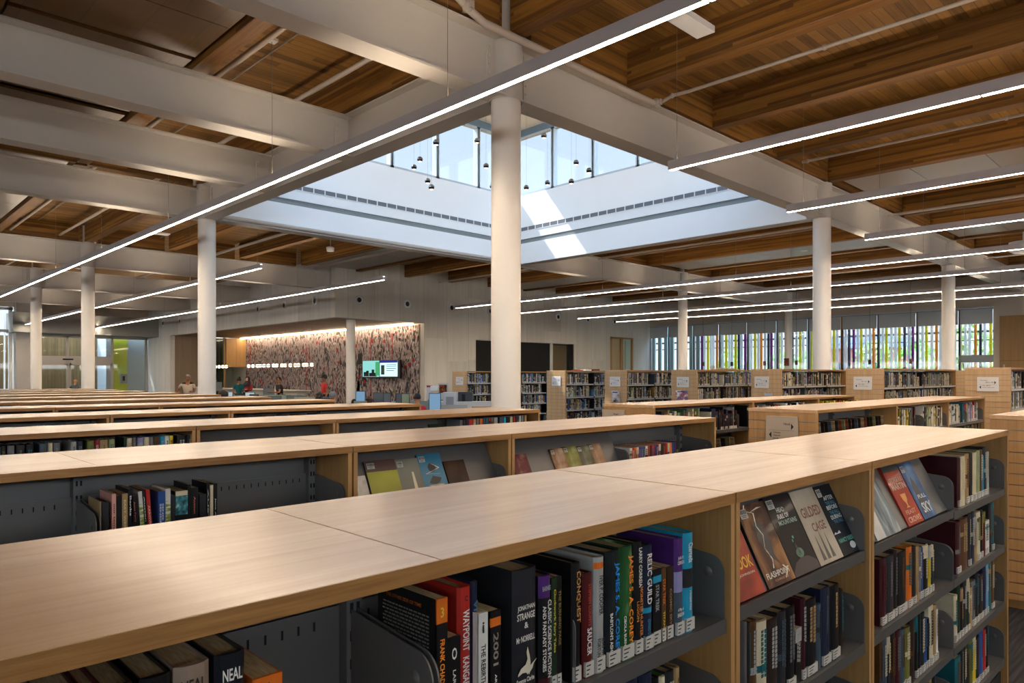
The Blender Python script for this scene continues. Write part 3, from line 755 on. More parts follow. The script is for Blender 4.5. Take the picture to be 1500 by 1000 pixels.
def px_books(rows, Y, z, shelf, hdef=.22, ymode=True, scale=1., d=.16):
    """rows of (px left, px right, top y or None, colour[, lean]) measured on the photograph, turned into places on the shelf"""
    for r in rows:
        a, b, ty, c = r[:4]; le = r[4] if len(r) > 4 else 0
        xa = inv(a, 600, Y=Y).x; q = inv(b, ty or 600, Y=Y); xb = q.x
        h = min(.262, max(.14, q.z-z)) if ty else hdef
        gen(xa, Y, z, max(.008, xb-xa-.001), h, d, c, shelf, le)
def rand_books(xa, xb, Y, z, shelf, pal, hs=(.17, .25), ts=(.015, .045), fill=1., seed=0, d=.16, lean_p=0.):
    rd = random.Random(seed); x = xa
    while True:
        t = rd.uniform(*ts)
        if x+t > xa+(xb-xa)*fill: break
        h = rd.choice([.165, .2, .215, .23, .235, .245]) if hs == (.17, .25) else rd.uniform(*hs)
        h = min(max(h, hs[0]-.01), hs[1])
        gen(x, Y+rd.uniform(0, .012), z, t-.001, h, d, rd.choice(pal), shelf); x += t
# ================================================================ left block of low rows
YF = [.87+1.65*k for k in range(11)]
ROWN = ['nearest', 'second nearest', 'third', 'fourth', 'fifth', 'sixth', 'seventh', 'eighth', 'ninth', 'tenth', 'farthest']
for k, yf in enumerate(YF):
    e = .05 if k == 0 else 0.
    det = 2 if k < 2 else 1 if k < 4 else 0
    sp = [(-1.16, -.27+e, 1, 'far left'), (-.265+e, 1.56+e, 2, 'left'), (1.565+e, 2.455+e*1.3, 1, 'middle'), (2.46+e*1.3, 4.4+e*1.6, 2, 'right end')]
    for si, (a, b, nb, w) in enumerate(sp):
        if si == 0 and k == 0: a = -1.1
        cant = ()
        if (k, si) in ((0, 2), (1, 2), (1, 3), (2, 2), (2, 3)): cant = {(0, 0)}
        if (k, si) == (0, 3): cant = {(0, 0)}
        js = None
        if k == 0 and si == 3: js = [0, 1.0, b-a]
        bookcase(a, b, yf, nb, 'low oak bookcase, %s unit of the %s left row' % (w, ROWN[k]), canted=cant, detail=det, joints=js)
# ================================================================ the nearest shelf: measured books
Y1 = .9; Z1 = LV[0]
O, Y_, Wt, Bl, Gr = 'f08a1c', 'd9c23a', 'dddad2', '1c88d8', '9aa0a0'
def nb(pa, pb, ty, colour, label, **k):
    z = k.pop('z', Z1); Yp = k.pop('Y', Y1); dd = k.pop('d', .165)
    xa = inv(pa, ty, Y=Yp).x; q = inv(pb, ty, Y=Yp)
    return book_full(xa, Yp, z, q.x-xa-.0006, q.z-z, dd, colour, label, d=dd, **k) if False else book_full(xa, Yp, z, q.x-xa-.0006, q.z-z, dd, colour, label, **k)
b1 = nb(639.5, 656, 874, 'black', 'black paperback with orange top band beside the bookend plate, nearest shelf', bands=[(0, .83, 'black'), (.83, 1, bookmat('orange'))], texts=[('FRANK CHADWICK', .28, .72, .3, .72, O, 'v'), ('3', .87, .94, .35, .65, Y_, 'h')], paper=True)
# printed back cover of that book: rows of small print
q = MB(); rd = random.Random(3)
for r_ in range(22):
    zz = .2-.0062*r_; y = .02
    while y < .145:
        l = rd.uniform(.004, .013); q.box(-.0004, 0, y, min(.15, y+l), zz, zz+.0022); y += l+.003
q.build('back_cover_print', plain('print_grey', '77756f', .6), b1)
text('THE OTHER SIDE OF TIME', (-.0005, .14, .212), (0, -1, 0), (0, 0, 1), .1, .006, plain('ink_gold', 'a85a1e', .5), b1, 'back_cover_heading')
nb(656, 675, 930, 'black', 'short black paperback before a red spine, nearest shelf', texts=[('LARONDIGANG', .1, .68, .38, .62, Wt, 'v'), ('O', .78, .9, .3, .7, Wt, 'h')], paper=True, d=.11)
nb(671, 690.7, 856, 'red', 'red hardcover titled WAYPOINT KANGAROO, nearest shelf', texts=[('WAYPOINT', .55, .84, .25, .75, Wt, 'v'), ('KANGAROO', .22, .51, .25, .75, Wt, 'v'), ('C', .9, .94, .4, .6, 'black' and '141414', 'h')], Y=.915)
nb(690.7, 700.4, 850, 'navy', 'narrow navy hardcover titled VISITOR right of the red one', texts=[('VISITOR', .55, .87, .2, .85, '4d7291', 'v'), ('C. J. C', .05, .3, .3, .7, Wt, 'v')], Y=.915)
nb(701, 715, 895, 'white', 'white paperback titled THE REBIRTHS OF TAO', texts=[('THE REBIRTHS OF TAO', .08, .72, .25, .75, '181818', 'v'), ('i', .82, .92, .4, .6, '181818', 'h')], paper=True, sticker=False)
nb(718.5, 734, 892, 'black', 'black paperback with numerals down its spine next to the white one', bands=[(0, .86, 'black'), (.86, .94, bookmat('orange')), (.94, 1, 'black')], texts=[('2001', .5, .8, .25, .75, '8a8478', 'v'), ('ARTHUR C.', .1, .42, .4, .6, Wt, 'v')], paper=True)
bk = nb(752, 787, 828, 'charcoal', 'thick dark hardcover with a white bird on the spine', sticker=False, texts=[('JONATHAN', .70, .745, .1, .82, Wt, 'h'), ('STRANGE', .64, .69, .08, .82, Wt, 'h'), ('&', .575, .62, .38, .55, Wt, 'h'), ('Mr NORRELL', .48, .525, .05, .82, Wt, 'h'), ('Susanna Clarke', .185, .22, .06, .8, Wt, 'h')], d=.19)
bird = [(.1, .27), (.22, .33), (.42, .36), (.5, .42), (.46, .5), (.5, .56), (.58, .46), (.62, .38), (.62, .33), (.68, .345), (.9, .39), (.76, .345), (.7, .29), (.6, .26), (.56, .23), (.52, .26), (.5, .235), (.44, .265), (.28, .275), (.1, .25)]
MB().prism([(p[0]*.059, (.24+.62*(p[1]-.235))*.243) for p in bird], -.0066, -.0058, 'y').build('bird_emblem', plain('ink_bird', 'cfc7b0', .5), bk)
nb(790.5, 808, 840, 'black', 'dark anthology with purple head band and two line vertical title', bands=[(0, .16, 'maroon'), (.16, .82, 'black'), (.82, 1, 'purple')], texts=[('CLASSIC SCIENCE FICTION', .16, .8, .55, .85, Wt, 'v'), ('AND FANTASY STORIES', .22, .76, .12, .42, Wt, 'v'), ('BARNES', .88, .92, .1, .8, Gr, 'h')], sticker=False)
nb(808, 816, 845, 'dark green', 'slim dark green paperback with yellow title, nearest shelf', texts=[('Clockwork Fairy Tales', .35, .9, .3, .8, Y_, 'v')], paper=True)
nb(816, 823, 843, 'black', 'slim black paperback with olive title next to the green one', texts=[('THE BURNING PAGE', .4, .88, .3, .8, '8a7a34', 'v')], paper=True)
t = thing('bookend', 'grey steel bookend between slim dark books and CONQUEST', 'bookend', (1.043, .895, Z1))
prof = [(0, 0), (.16, 0), (.16, .135)]+[(.03+.03*math.cos(PI/2+PI/2*j/8), .105+.03*math.sin(PI/2+PI/2*j/8)) for j in range(9)]
MB().prism(prof, -.001, .001, 'x').build('upright_plate', GREYM, t); MB().box(-.028, -.001, .03, .15, 0, .0015).build('foot', GREYM, t)
nb(838.5, 850.7, 822, 'black', 'black hardcover titled CONQUEST in gold', texts=[('CONQUEST', .5, .93, .3, .85, 'b8834a', 'v')])
nb(854.5, 868.6, 837, 'dark red', 'dark red hardcover titled SAUCER', texts=[('STEPHEN COONTS', .5, .9, .38, .68, 'b5443a', 'v'), ('SAUCER', .22, .48, .25, .75, Wt, 'v')])
nb(871, 885.6, 813, 'pale grey', 'grey hardcover with dark vertical lettering and gold seal', texts=[('IVER P. COOPER', .5, .84, .3, .72, '20242e', 'v'), ('SEAS OF', .14, .3, .55, .88, '20242e', 'v'), ('FORTUNE', .12, .3, .12, .45, '20242e', 'v')], bands=[(0, .9, 'pale grey'), (.9, .955, bookmat('orange')), (.955, 1, 'pale grey')])
nb(887.5, 908, 804, 'charcoal', 'thick dark hardcover with bright blue author lettering', cover=noisemix('jacket_ash', [(.35, '101214'), (.6, '262b2d'), (.8, '6d7470')], (30, 30, 9), 4, .3), texts=[('JAMES S. A. COREY', .1, .9, .48, .86, Bl, 'v'), ("BABYLON'S ASHES", .1, .47, .18, .4, Wt, 'v')])
nb(908, 928, 797, 'green', 'thick green hardcover with orange author lettering', cover=noisemix('jacket_burn', [(.3, '12331c'), (.55, '2b5a2e'), (.8, 'b9cf9f')], (18, 18, 6), 3, .3), texts=[('JAMES S. A. COREY', .14, .92, .48, .86, O, 'v'), ('CIBOLA BURN', .14, .4, .18, .36, Wt, 'v')])
nb(929, 941, 792, 'black', 'black hardcover with white and orange lettering, nearest shelf', texts=[('LARRY CORREIA', .6, .95, .4, .8, Wt, 'v'), ('MONSTER HUNTER', .16, .6, .55, .9, 'c57a26', 'v'), ('LEGION', .3, .48, .15, .45, 'c57a26', 'v')])
nb(942.5, 956, 796, 'navy', 'dark blue hardcover titled RELIC GUILD', texts=[('RELIC GUILD', .44, .92, .25, .75, Wt, 'v'), ('EDWARD COX', .12, .3, .3, .6, '2f7fa0', 'v')], bands=[(0, .36, 'navy'), (.36, .41, 'cyan'), (.41, 1, 'navy')])
nb(956.5, 969, 832, 'black', 'short black paperback with grey block lettering, nearest shelf', texts=[('STAR TREK', .45, .8, .3, .7, Gr, 'v')], bands=[(0, .83, 'black'), (.83, .92, 'cyan'), (.92, 1, 'black')], paper=True, d=.11)
nb(969.5, 976, 830, 'brown', 'short slim brown paperback with orange lettering, nearest shelf', texts=[('STAR TREK', .5, .85, .2, .8, 'c96a24', 'v'), ('TITAN', .2, .42, .3, .7, Y_, 'v')], paper=True, d=.11)
nb(977, 987, 828, 'dark brown', 'short dark brown paperback third of the short ones', texts=[('COSMIC SKY', .2, .7, .4, .7, '9a7a4a', 'v')], paper=True, d=.11)
nb(989, 1001, 786, 'purple', 'purple and slate hardcover, second from the right end, nearest shelf', bands=[(0, .45, 'slate'), (.45, .66, 'lavender'), (.66, 1, 'purple')], texts=[('JULIE', .78, .815, .15, .8, Wt, 'h'), ('CZERNEDA', .735, .77, .1, .9, Wt, 'h'), ('A Play of', .25, .29, .15, .85, Wt, 'h'), ('SHADOW', .2, .24, .1, .9, Wt, 'h')])
nb(1002, 1016, 777.5, 'cyan', 'tall bright blue hardcover at the right end of its shelf', bands=[(0, .45, bookmat('cyan')), (.45, .64, 'charcoal'), (.64, 1, bookmat('cyan'))], texts=[('Czerneda', .7, .9, .3, .75, Wt, 'v'), ('A THOUSAND WORDS', .22, .42, .4, .6, Wt, 'v')])
# left bay of the nearest shelf
nb(60, 120, 1012, 'black', 'dark red and black book partly cut by the lower left frame edge', cover=bookmat('maroon'))
nb(122, 150, 1005, 'dark red', 'dark red hardcover with wide page block, lower left corner')
nb(152, 196, 998, 'dark brown', 'dark brown hardcover third from the lower left corner')
nb(205, 252, 983, 'black', 'black hardcover with pale letters EAL left of the brown one', texts=[('NEAL', .875, .935, .15, .85, Gr, 'h')])
nb(255, 308, 965, 'tan', 'grey brown hardcover with black letters NEAL', cover=plain('jacket_seven', '8c7868', .35, coat=.2), texts=[('NEAL', .865, .93, .15, .85, '201c1a', 'h'), ('T', .68, .82, .2, .85, '2a1c1c', 'h')])
nb(315, 360, 950, 'charcoal', 'blue black hardcover with white letters NEAL', cover=plain('jacket_ana', '14171f', .3, coat=.3), texts=[('NEAL', .86, .925, .2, .85, Wt, 'h'), ('ANATHEM', .2, .83, .2, .85, Wt, 'v')])
nb(371.6, 414, 983, 'orange', 'short orange topped book beside the slotted metal back stop', texts=[('6', .84, .96, .3, .65, '4a3a10', 'h')], d=.14, paper=True, bands=[(0, .7, 'black'), (.7, 1, bookmat('orange'))])

# ---- face-out books on the canted displays -----------------------------------
def faceout(px0, px1, Y, z, h, t, cover, label, art=None, spine=None, tilt=26, front_texts=(), code=True, w=None, col=None, cat='book', name='book'):
    xa = inv(px0, 700, Y=Y).x; xb = inv(px1, 700, Y=Y).x
    if w: xb = xa+w
    w = xb-xa
    o = thing(name, label, cat, (xa, Y, z+.012)); o.rotation_euler = (-R(tilt), 0, 0)
    cov = cover; spm = spine or cover
    m = MB().box(0, w, 0, .0015, 0, h, 0).box(0, w, t-.0015, t, 0, h, 0).box(0, .0015, 0, t, 0, h, 1)
    m.build('cover', [cov, spm], o); MB().box(.002, w-.003, .0015, t-.0015, .003, h-.003).build('page_block', PAGES, o)
    if code:
        s = MB().box(w*.06, w*.30, -.0006, 0, h*.84, h*.955, 0); rd = random.Random(int(px0))
        xx = w*.08
        while xx < w*.28:
            a = rd.uniform(.0008, .0022); s.box(xx, xx+a, -.0008, -.0006, h*.895, h*.945, 1); xx += a+rd.uniform(.001, .002)
        s.box(w*.09, w*.26, -.0008, -.0006, h*.875, h*.882, 1); s.box(w*.11, w*.24, -.0008, -.0006, h*.855, h*.862, 1)
        s.build('barcode_label', [STICK, INK], o)
    for (s, x0, x1, z0, z1, c) in front_texts:
        text(s, (w*x0, -.0007, h*z0), (1, 0, 0), (0, 0, 1), w*(x1-x0), h*(z1-z0), plain('ink_'+c, c, .5), o, 'cover_title')
    if art:
        for nm, polys, mt in art:
            q = MB()
            for poly in polys: q.prism([(p[0]*w, p[1]*h) for p in poly], -.0005, 0, 'y')
            q.build(nm, mt, o)
    return o
def circ(cx, cz, rx, rz, n=18): return [(cx+rx*math.cos(2*PI*j/n), cz+rz*math.sin(2*PI*j/n)) for j in range(n)]
def zig(pts, wd): return [(x-wd, z) for x, z in pts]+[(x+wd, z) for x, z in reversed(pts)]
RK = noisemix('cover_rook', [(.3, '2a0d0a'), (.5, 'a4321a'), (.75, 'd8612a')], (6, 1, 9), 2, .3)
faceout(1078, 1122.5, .9, Z1, .2, .022, RK, 'red and orange face-out book with yellow letters, cut by the oak upright', front_texts=[('ROOK', .35, .95, .36, .52, 'e8b53a'), ('JOHNSON', .4, .9, .27, .31, 'd8c9b0')], code=False)
FL = noisemix('cover_flash', [(.25, '1d1516'), (.45, '5a3a2c'), (.6, 'a9764a'), (.8, 'd3a877')], (9, 1, 7), 5, .25, .6, coat=.4)
faceout(1127, 1166, .9, Z1, .232, .03, FL, 'brown face-out fantasy book titled FLASHPOINT with pale lightning', spine=bookmat('black'),
        front_texts=[('FLASHPOINT', .08, .92, .1, .17, 'ddd6c8'), ('CHRISTIE', .3, .8, .05, .075, 'b08060')],
        art=[('lightning', [zig([(.3, 1), (.22, .93), (.5, .88), (.42, .72), (.52, .6), (.4, .45), (.5, .3), (.42, .2)], .016), zig([(.42, .9), (.7, .94), (.85, .93)], .012), zig([(.75, .2), (.85, .14), (.7, .05)], .02)], plain('lightning_ink', 'efe6cf', .4)),
             ('dark_figure', [[(.35, .75), (.5, .8), (.65, .7), (.7, .5), (.62, .35), (.7, .22), (.55, .3), (.45, .22), (.42, .4), (.3, .55)]], plain('figure_ink', '2b2020', .4))])
HD = noisemix('cover_head', [(.3, '0e0b0d'), (.6, '221a1c'), (.8, '2f2328')], (5, 1, 6), 3, .3, coat=.3)
faceout(1166.5, 1202, .9, Z1, .238, .026, HD, 'black face-out book titled HEAD FULL OF MOUNTAINS', front_texts=[('HEAD', .3, .6, .78, .84, 'cfd3cc'), ('FULL OF', .25, .68, .7, .76, 'cfd3cc'), ('MOUNTAINS', .2, .9, .62, .68, '9db5a8')],
        art=[('hill', [[(0, 0), (1, 0), (1, .1), (.75, .18), (.5, .2), (.2, .15), (0, .05)]], plain('hill_ink', '2e1a1c', .4)), ('glow', [circ(.5, .25, .14, .06)], plain('glow_ink', '4e7a62', .4)), ('small_figure', [[(.44, .2), (.42, .32), (.46, .38), (.5, .32), (.56, .2), (.5, .25)]], plain('figure_ink', '2b2020', .4)), ('moon', [circ(.48, .45, .03, .02), circ(.42, .41, .02, .02)], plain('teal_ink', '3f9a86', .4))])
GC = noisemix('cover_gilded', [(.3, '9a8c7c'), (.5, 'b5a893'), (.75, 'cdc2ad')], (8, 1, 5), 3, .25, coat=.5)
o = faceout(1203, 1236, .9, Z1, .235, .042, GC, 'cream face-out hardcover titled GILDED CAGE', spine=plain('spine_gilded', '5c4a35', .3), code=False,
            front_texts=[('GILDED', .12, .9, .62, .76, '7b4038'), ('CAGE', .3, .85, .42, .54, '7b4038')],
            art=[('spires', [[(.2+.2*i, .05), (.24+.2*i, .22+.05*(i % 2)), (.26+.2*i, .38+.05*(i % 2)), (.28+.2*i, .22+.05*(i % 2)), (.33+.2*i, .05)] for i in range(3)], plain('spire_ink', '4d453f', .4))])
text('GILDED CAGE', (-.0006, .012, .2), (0, 0, -1), (0, -1, 0), .15, .018, plain('ink_gilt', '8a6a3a', .4), o, 'spine_title') if False else None
AF = noisemix('cover_after', [(.3, '0c1218'), (.6, '141d26'), (.85, '1d2b36')], (5, 1, 5), 2, .3, coat=.3)
faceout(1236.5, 1259.5, .9, Z1, .232, .016, AF, 'dark blue face-out book of stacked AFTER BEFORE DURING lettering', front_texts=[('AFTER', .28, .85, .78, .84, 'cfd4d6'), ('THE FALL', .28, .85, .71, .76, '3f7a96'), ('BEFORE', .24, .85, .64, .70, 'cfd4d6'), ('THE FALL', .28, .85, .57, .62, '3f7a96'), ('DURING', .24, .85, .50, .56, 'cfd4d6'), ('THE FALL', .28, .85, .44, .49, '3f7a96'), ('NANCY KRESS', .1, .95, .17, .23, '5fae9c')],
        art=[('skyline', [[(0, .3), (.1, .33), (.2, .31), (.35, .34), (.4, .3)], circ(.75, .1, .16, .05)], plain('sky_ink', 'c9ccd0', .4))])
# second display, further right
faceout(1286, 1300, .9, Z1, .17, .015, bookmat('white'), 'white spined book at the left of the second display', code=False)
WG = noisemix('cover_wave', [(.3, '3c464c'), (.5, '7d878b'), (.75, 'b9c2c2')], (14, 1, 5), 5, .25, 1.5, coat=.4)
faceout(1299, 1320.5, .9, Z1, .235, .02, WG, 'grey swirling face-out cover left of the red ones', code=False)
DR = noisemix('cover_darkred', [(.3, '240a08'), (.55, '4d140e'), (.8, '8a3520')], (8, 1, 6), 3, .3)
o = faceout(1317, 1331, .925, Z1, .24, .02, DR, 'dark red face-out book half hidden behind the bright red one', code=False, front_texts=[('MARTIN', .05, .7, .6, .68, 'a05038'), ('CROWS', .1, .9, .2, .27, 'a05038')])
AR = noisemix('cover_feast', [(.3, '7a1c12'), (.55, 'b03a20'), (.8, 'cc5a30')], (7, 1, 5), 3, .25, coat=.4)
faceout(1332, 1354, .9, Z1, .245, .03, AR, 'bright red face-out book with a golden goblet', code=False, front_texts=[('GEORGE R.R.', .1, .9, .7, .78, 'cc9a80'), ('MARTIN', .08, .92, .58, .68, 'd8b49c'), ('FEAST', .2, .8, .17, .24, 'c98f70'), ('CROWS', .15, .9, .04, .13, 'd8a98c')],
        art=[('head_band', [[(0, .88), (1, .88), (1, 1), (0, 1)]], plain('band_ink', '15211d', .4)), ('goblet', [[(.34, .5), (.66, .5), (.62, .4), (.54, .35), (.53, .3), (.62, .27), (.38, .27), (.47, .3), (.46, .35), (.38, .4)]], plain('gold_ink', 'e2923a', .3, metal=.3))])
BS = noisemix('cover_sky', [(.3, '1a2230'), (.5, '3a5d8c'), (.72, '8fb4d4')], (6, 1, 6), 4, .25, coat=.4)
faceout(1355, 1372.5, .9, Z1, .235, .016, BS, 'blue face-out book with a dark cloaked figure, rightmost of its display', front_texts=[('FULL', .3, .9, .35, .42, 'd0d6da'), ('SKY', .25, .95, .1, .28, 'd0d6da')],
        art=[('cloaked_figure', [[(.2, .1), (.3, .6), (.45, .75), (.6, .6), (.7, .4), (.75, .1)]], plain('figure_ink2', '10151d', .4))])
# display in the second row
D2 = 2.52+.03
def f2(a, b, ty, cov, lab, **k):
    faceout(a, b, D2, LV[0], k.pop('h', .225), k.pop('t', .022), cov, lab, **k)
f2(526, 549, 0, noisemix('cover_f1', [(.3, 'b9b0a6'), (.55, 'd6d0c6'), (.8, '8c4a3c')], (9, 1, 9), 3, .35), 'pale face-out book at the left of the second row display', h=.17)
f2(552, 597, 0, noisemix('cover_f2', [(.35, '8c8c2c'), (.6, 'b5b03c'), (.85, '7a3a20')], (3, 1, 4), 2, .35), 'olive yellow face-out book in the second row', spine=bookmat('slate'), h=.232, art=[('red_block', [[(.55, .0), (.95, .0), (.95, .2), (.85, .3), (.62, .28)]], plain('rust_ink', '7a3416', .4)), ('head_band', [[(0, .78), (1, .78), (1, 1), (0, 1)]], plain('band2_ink', '5c4038', .4))])
f2(597, 630, 0, noisemix('cover_f3', [(.3, '6c6a5a'), (.6, '8b897a'), (.8, 'cfc7a8')], (3, 1, 3), 2, .3), 'grey face-out book with a pale light streak, second row', h=.225, art=[('light_streak', [[(.52, .1), (.6, .72), (.68, .72), (.7, .3), (.78, .1)]], plain('streak_ink', 'e2d2ae', .4))])
f2(630, 664, 0, plain('cover_f4', '2b7694', .35), 'bright blue face-out book with dark hat and cream ribbons', spine=bookmat('charcoal'), h=.24, art=[('dark_emblem', [circ(.5, .72, .16, .09), [(.25, .42), (.45, .55), (.8, .5), (.7, .42), (.5, .38)], circ(.5, .3, .25, .06)], plain('hat_ink', '11151b', .4)), ('ribbons', [zig([(.5, .8), (.8, .7), (.2, .6), (.8, .58)], .03), zig([(.2, .38), (.5, .3), (.8, .38), (.85, .2), (.3, .15)], .03)], plain('ribbon_ink', 'd9cdb0', .4))])
f2(666, 696, 0, noisemix('cover_f5', [(.35, '1d120e'), (.6, '4b2c1c'), (.8, 'a0744c')], (9, 1, 4), 4, .3), 'small dark brown face-out book with a pale figure, second row', h=.195, t=.03, code=False)
MX = [noisemix('cover_m%d' % i, st, (7, 1, 7), 4, .35) for i, st in enumerate([
    [(.35, '3b1012'), (.55, '6c1a1e'), (.75, 'c9a48c')], [(.35, '2f1a14'), (.5, '9a6a4a'), (.7, 'd9c2a0')], [(.35, '571517'), (.55, '8c8a3c'), (.75, 'd6cfae')], [(.35, '2c2a22'), (.55, '6a6648'), (.75, 'b9b49a')], [(.35, '6a4636'), (.55, 'a47c5c'), (.75, 'e0c8a8')]])]
for i, (a, b, h, lab) in enumerate([(763, 787, .19, 'dark red face-out book alone at the left, second row right display'), (822, 841, .2, 'brown red face-out book with pale label, second row right display'), (841, 861, .205, 'red and olive face-out book, second row right display'), (861, 881, .2, 'olive face-out book with pale lettering, second row right display'), (879, 896, .205, 'pink brown face-out book at the right of its display')]):
    f2(a, b, 0, MX[i], lab, h=h, code=(i > 0))
# third row: lying purple and orange covers
o = faceout(316, 352, YF[2]+.03, LV[0], .2, .02, bookmat('purple'), 'purple face-out book low in the third row display', code=False)
o = faceout(428, 462, YF[2]+.03, LV[0], .2, .02, noisemix('cover_o', [(.35, '7a2c12'), (.6, 'b5643a')], (8, 1, 8), 3, .35), 'orange brown face-out book in the third row display', code=False)
o = faceout(606, 632, YF[2]+.03, LV[0], .215, .02, MX[3], 'dark patterned face-out book, third row beside upright books', code=False)
o = faceout(640, 661, YF[2]+.03, LV[0], .235, .02, bookmat('dark green'), 'green face-out book next to the upright row, third row', code=False)
# loose metal bookends standing on shelves in rows further back
def bookend(x, y, z, lab, h=.14, d=.15):
    t = thing('bookend', lab, 'bookend', (x, y, z))
    prof = [(0, 0), (d, 0), (d, h)]+[(.03+.03*math.cos(PI/2+PI/2*j/6), h-.03+.03*math.sin(PI/2+PI/2*j/6)) for j in range(7)]
    MB().prism(prof, -.0012, .0012, 'x').build('upright_plate', GREYM, t); MB().box(-.04, 0, .02, d-.02, 0, .0015).build('foot', GREYM, t)

# ---- generic runs of books, measured where the photo shows them -------------
P5 = lambda v, o=1080, s=5.557: o+v/s
C1 = [(65, 75, 'grey'), (75, 110, 'dark brown'), (110, 160, 'brown'), (162, 247, 'cream'), (250, 333, 'dark brown'), (335, 399, 'charcoal'), (400, 474, 'black'), (475, 525, 'black'), (526, 556, 'maroon'), (557, 650, 'black'), (652, 682, 'slate'), (685, 760, 'navy'), (762, 834, 'black'), (835, 860, 'dark brown')]
T1 = [500, 505, 480, 470, 455, 400, 360, 540, 305, 290, 350, 205, 185, 230]
S1 = 'second shelf of the first display bay'
px_books([(P5(a), P5(b), 820+t/5.557, c) for (a, b, c), t in zip(C1, T1)], Y1, LV[1], S1)
rand_books(1.66, 2.3, Y1, LV[2], 'third shelf of the first display bay', ['black', 'charcoal', 'cream', 'dark brown', 'navy', 'tan'], seed=4)
rand_books(1.66, 2.3, Y1, LV[3], 'bottom shelf of the first display bay', ['black', 'charcoal', 'brown', 'navy'], seed=5)
rand_books(.75, 1.2, Y1, LV[1], 'second shelf under the nearest books', ['black', 'charcoal', 'navy', 'brown'], seed=6)
px_books([(918, 936, 985, 'navy'), (937, 957, 980, 'navy'), (958, 966, 990, 'black'), (967, 975, 988, 'green'), (976, 988, 979, 'charcoal'), (989, 996, 975, 'tan')], Y1, LV[1], 'short run under the nearest shelf right end')
q8 = lambda v: 1280+v/5
L1 = [(50, 92, 80, 'maroon'), (93, 150, 50, 'charcoal'), (150, 168, 25, 'dark brown'), (170, 242, 20, 'black'), (244, 280, -10, 'orange'), (281, 309, -5, 'dark brown'), (310, 331, -10, 'tan'), (332, 346, 0, 'grey'), (347, 360, 5, 'blue'), (361, 399, -20, 'black'), (400, 417, -5, 'yellow'), (418, 436, -15, 'charcoal')]
px_books([(q8(a), q8(b), 800+t/5, c) for a, b, t, c in L1], Y1, LV[1], 'second shelf right of the first display bay')
L2 = [(50, 68, 680, 'brown'), (68, 96, 660, 'slate'), (97, 120, 650, 'charcoal'), (121, 158, 610, 'dark brown'), (160, 195, 600, 'maroon'), (197, 228, 590, 'slate'), (229, 266, 575, 'olive'), (268, 300, 520, 'dark brown'), (302, 322, 500, 'black'), (323, 343, 480, 'black'), (344, 372, 475, 'charcoal'), (373, 388, 520, 'blue'), (389, 406, 520, 'black'), (408, 436, 410, 'cream'), (437, 455, 420, 'tan'), (456, 470, 450, 'white')]
px_books([(q8(a), q8(b), 800+t/5, c) for a, b, t, c in L2], Y1, LV[2], 'third shelf right of the first display bay')
rand_books(2.58, 3.35, Y1, LV[3], 'bottom shelf right of the first display bay', ['black', 'yellow', 'brown', 'tan', 'charcoal', 'olive'], seed=8)
q7 = lambda v: 1280+v/5.557
R0 = [(685, 705, 165, 'maroon'), (708, 745, 150, 'cream'), (746, 774, 130, 'tan'), (776, 805, 125, 'black'), (806, 836, 120, 'cream'), (838, 864, 105, 'sage'), (865, 880, 100, 'brown'), (881, 893, 150, 'cyan'), (894, 919, 80, 'charcoal'), (920, 935, 115, 'pale grey')]
px_books([(q7(a), q7(b), 640+t/5.557, c) for a, b, t, c in R0], Y1, LV[0], 'top shelf of the near row right end', d=.2)
R1 = [(672, 708, 680, 'maroon'), (709, 768, 645, 'brown'), (769, 790, 620, 'charcoal'), (791, 820, 605, 'navy'), (821, 838, 640, 'tan'), (839, 868, 600, 'cream'), (869, 885, 590, 'black'), (886, 908, 600, 'dark red'), (909, 940, 670, 'white'), (941, 958, 545, 'charcoal'), (959, 977, 530, 'teal')]
px_books([(q7(a), q7(b), 640+t/5.557, c) for a, b, t, c in R1], Y1, LV[1], 'second shelf of the near row right end')
R2 = [(592, 612, 350, 'cream'), (613, 632, 270, 'dark green'), (633, 655, 300, 'black'), (656, 680, 240, 'charcoal'), (681, 700, 220, 'dark green'), (701, 718, 290, 'tan'), (719, 745, 240, 'grey'), (746, 768, 190, 'charcoal'), (769, 800, 200, 'dark brown'), (801, 822, 130, 'navy'), (823, 838, 120, 'light blue'), (839, 858, 100, 'teal'), (859, 880, 90, 'brown')]
px_books([(q8(a), q8(b), 800+t/5, c) for a, b, t, c in R2], Y1, LV[2], 'third shelf of the near row right end')
R3 = [(600, 638, 790, 'teal'), (639, 655, 720, 'charcoal'), (656, 678, 700, 'black'), (679, 700, 770, 'charcoal'), (701, 725, 650, 'olive'), (726, 748, 640, 'yellow'), (749, 775, 650, 'charcoal'), (776, 802, 570, 'blue'), (803, 820, 600, 'red'), (821, 838, 540, 'black')]
px_books([(q8(a), q8(b), 800+t/5, c) for a, b, t, c in R3], Y1, LV[3], 'bottom shelf of the near row right end')
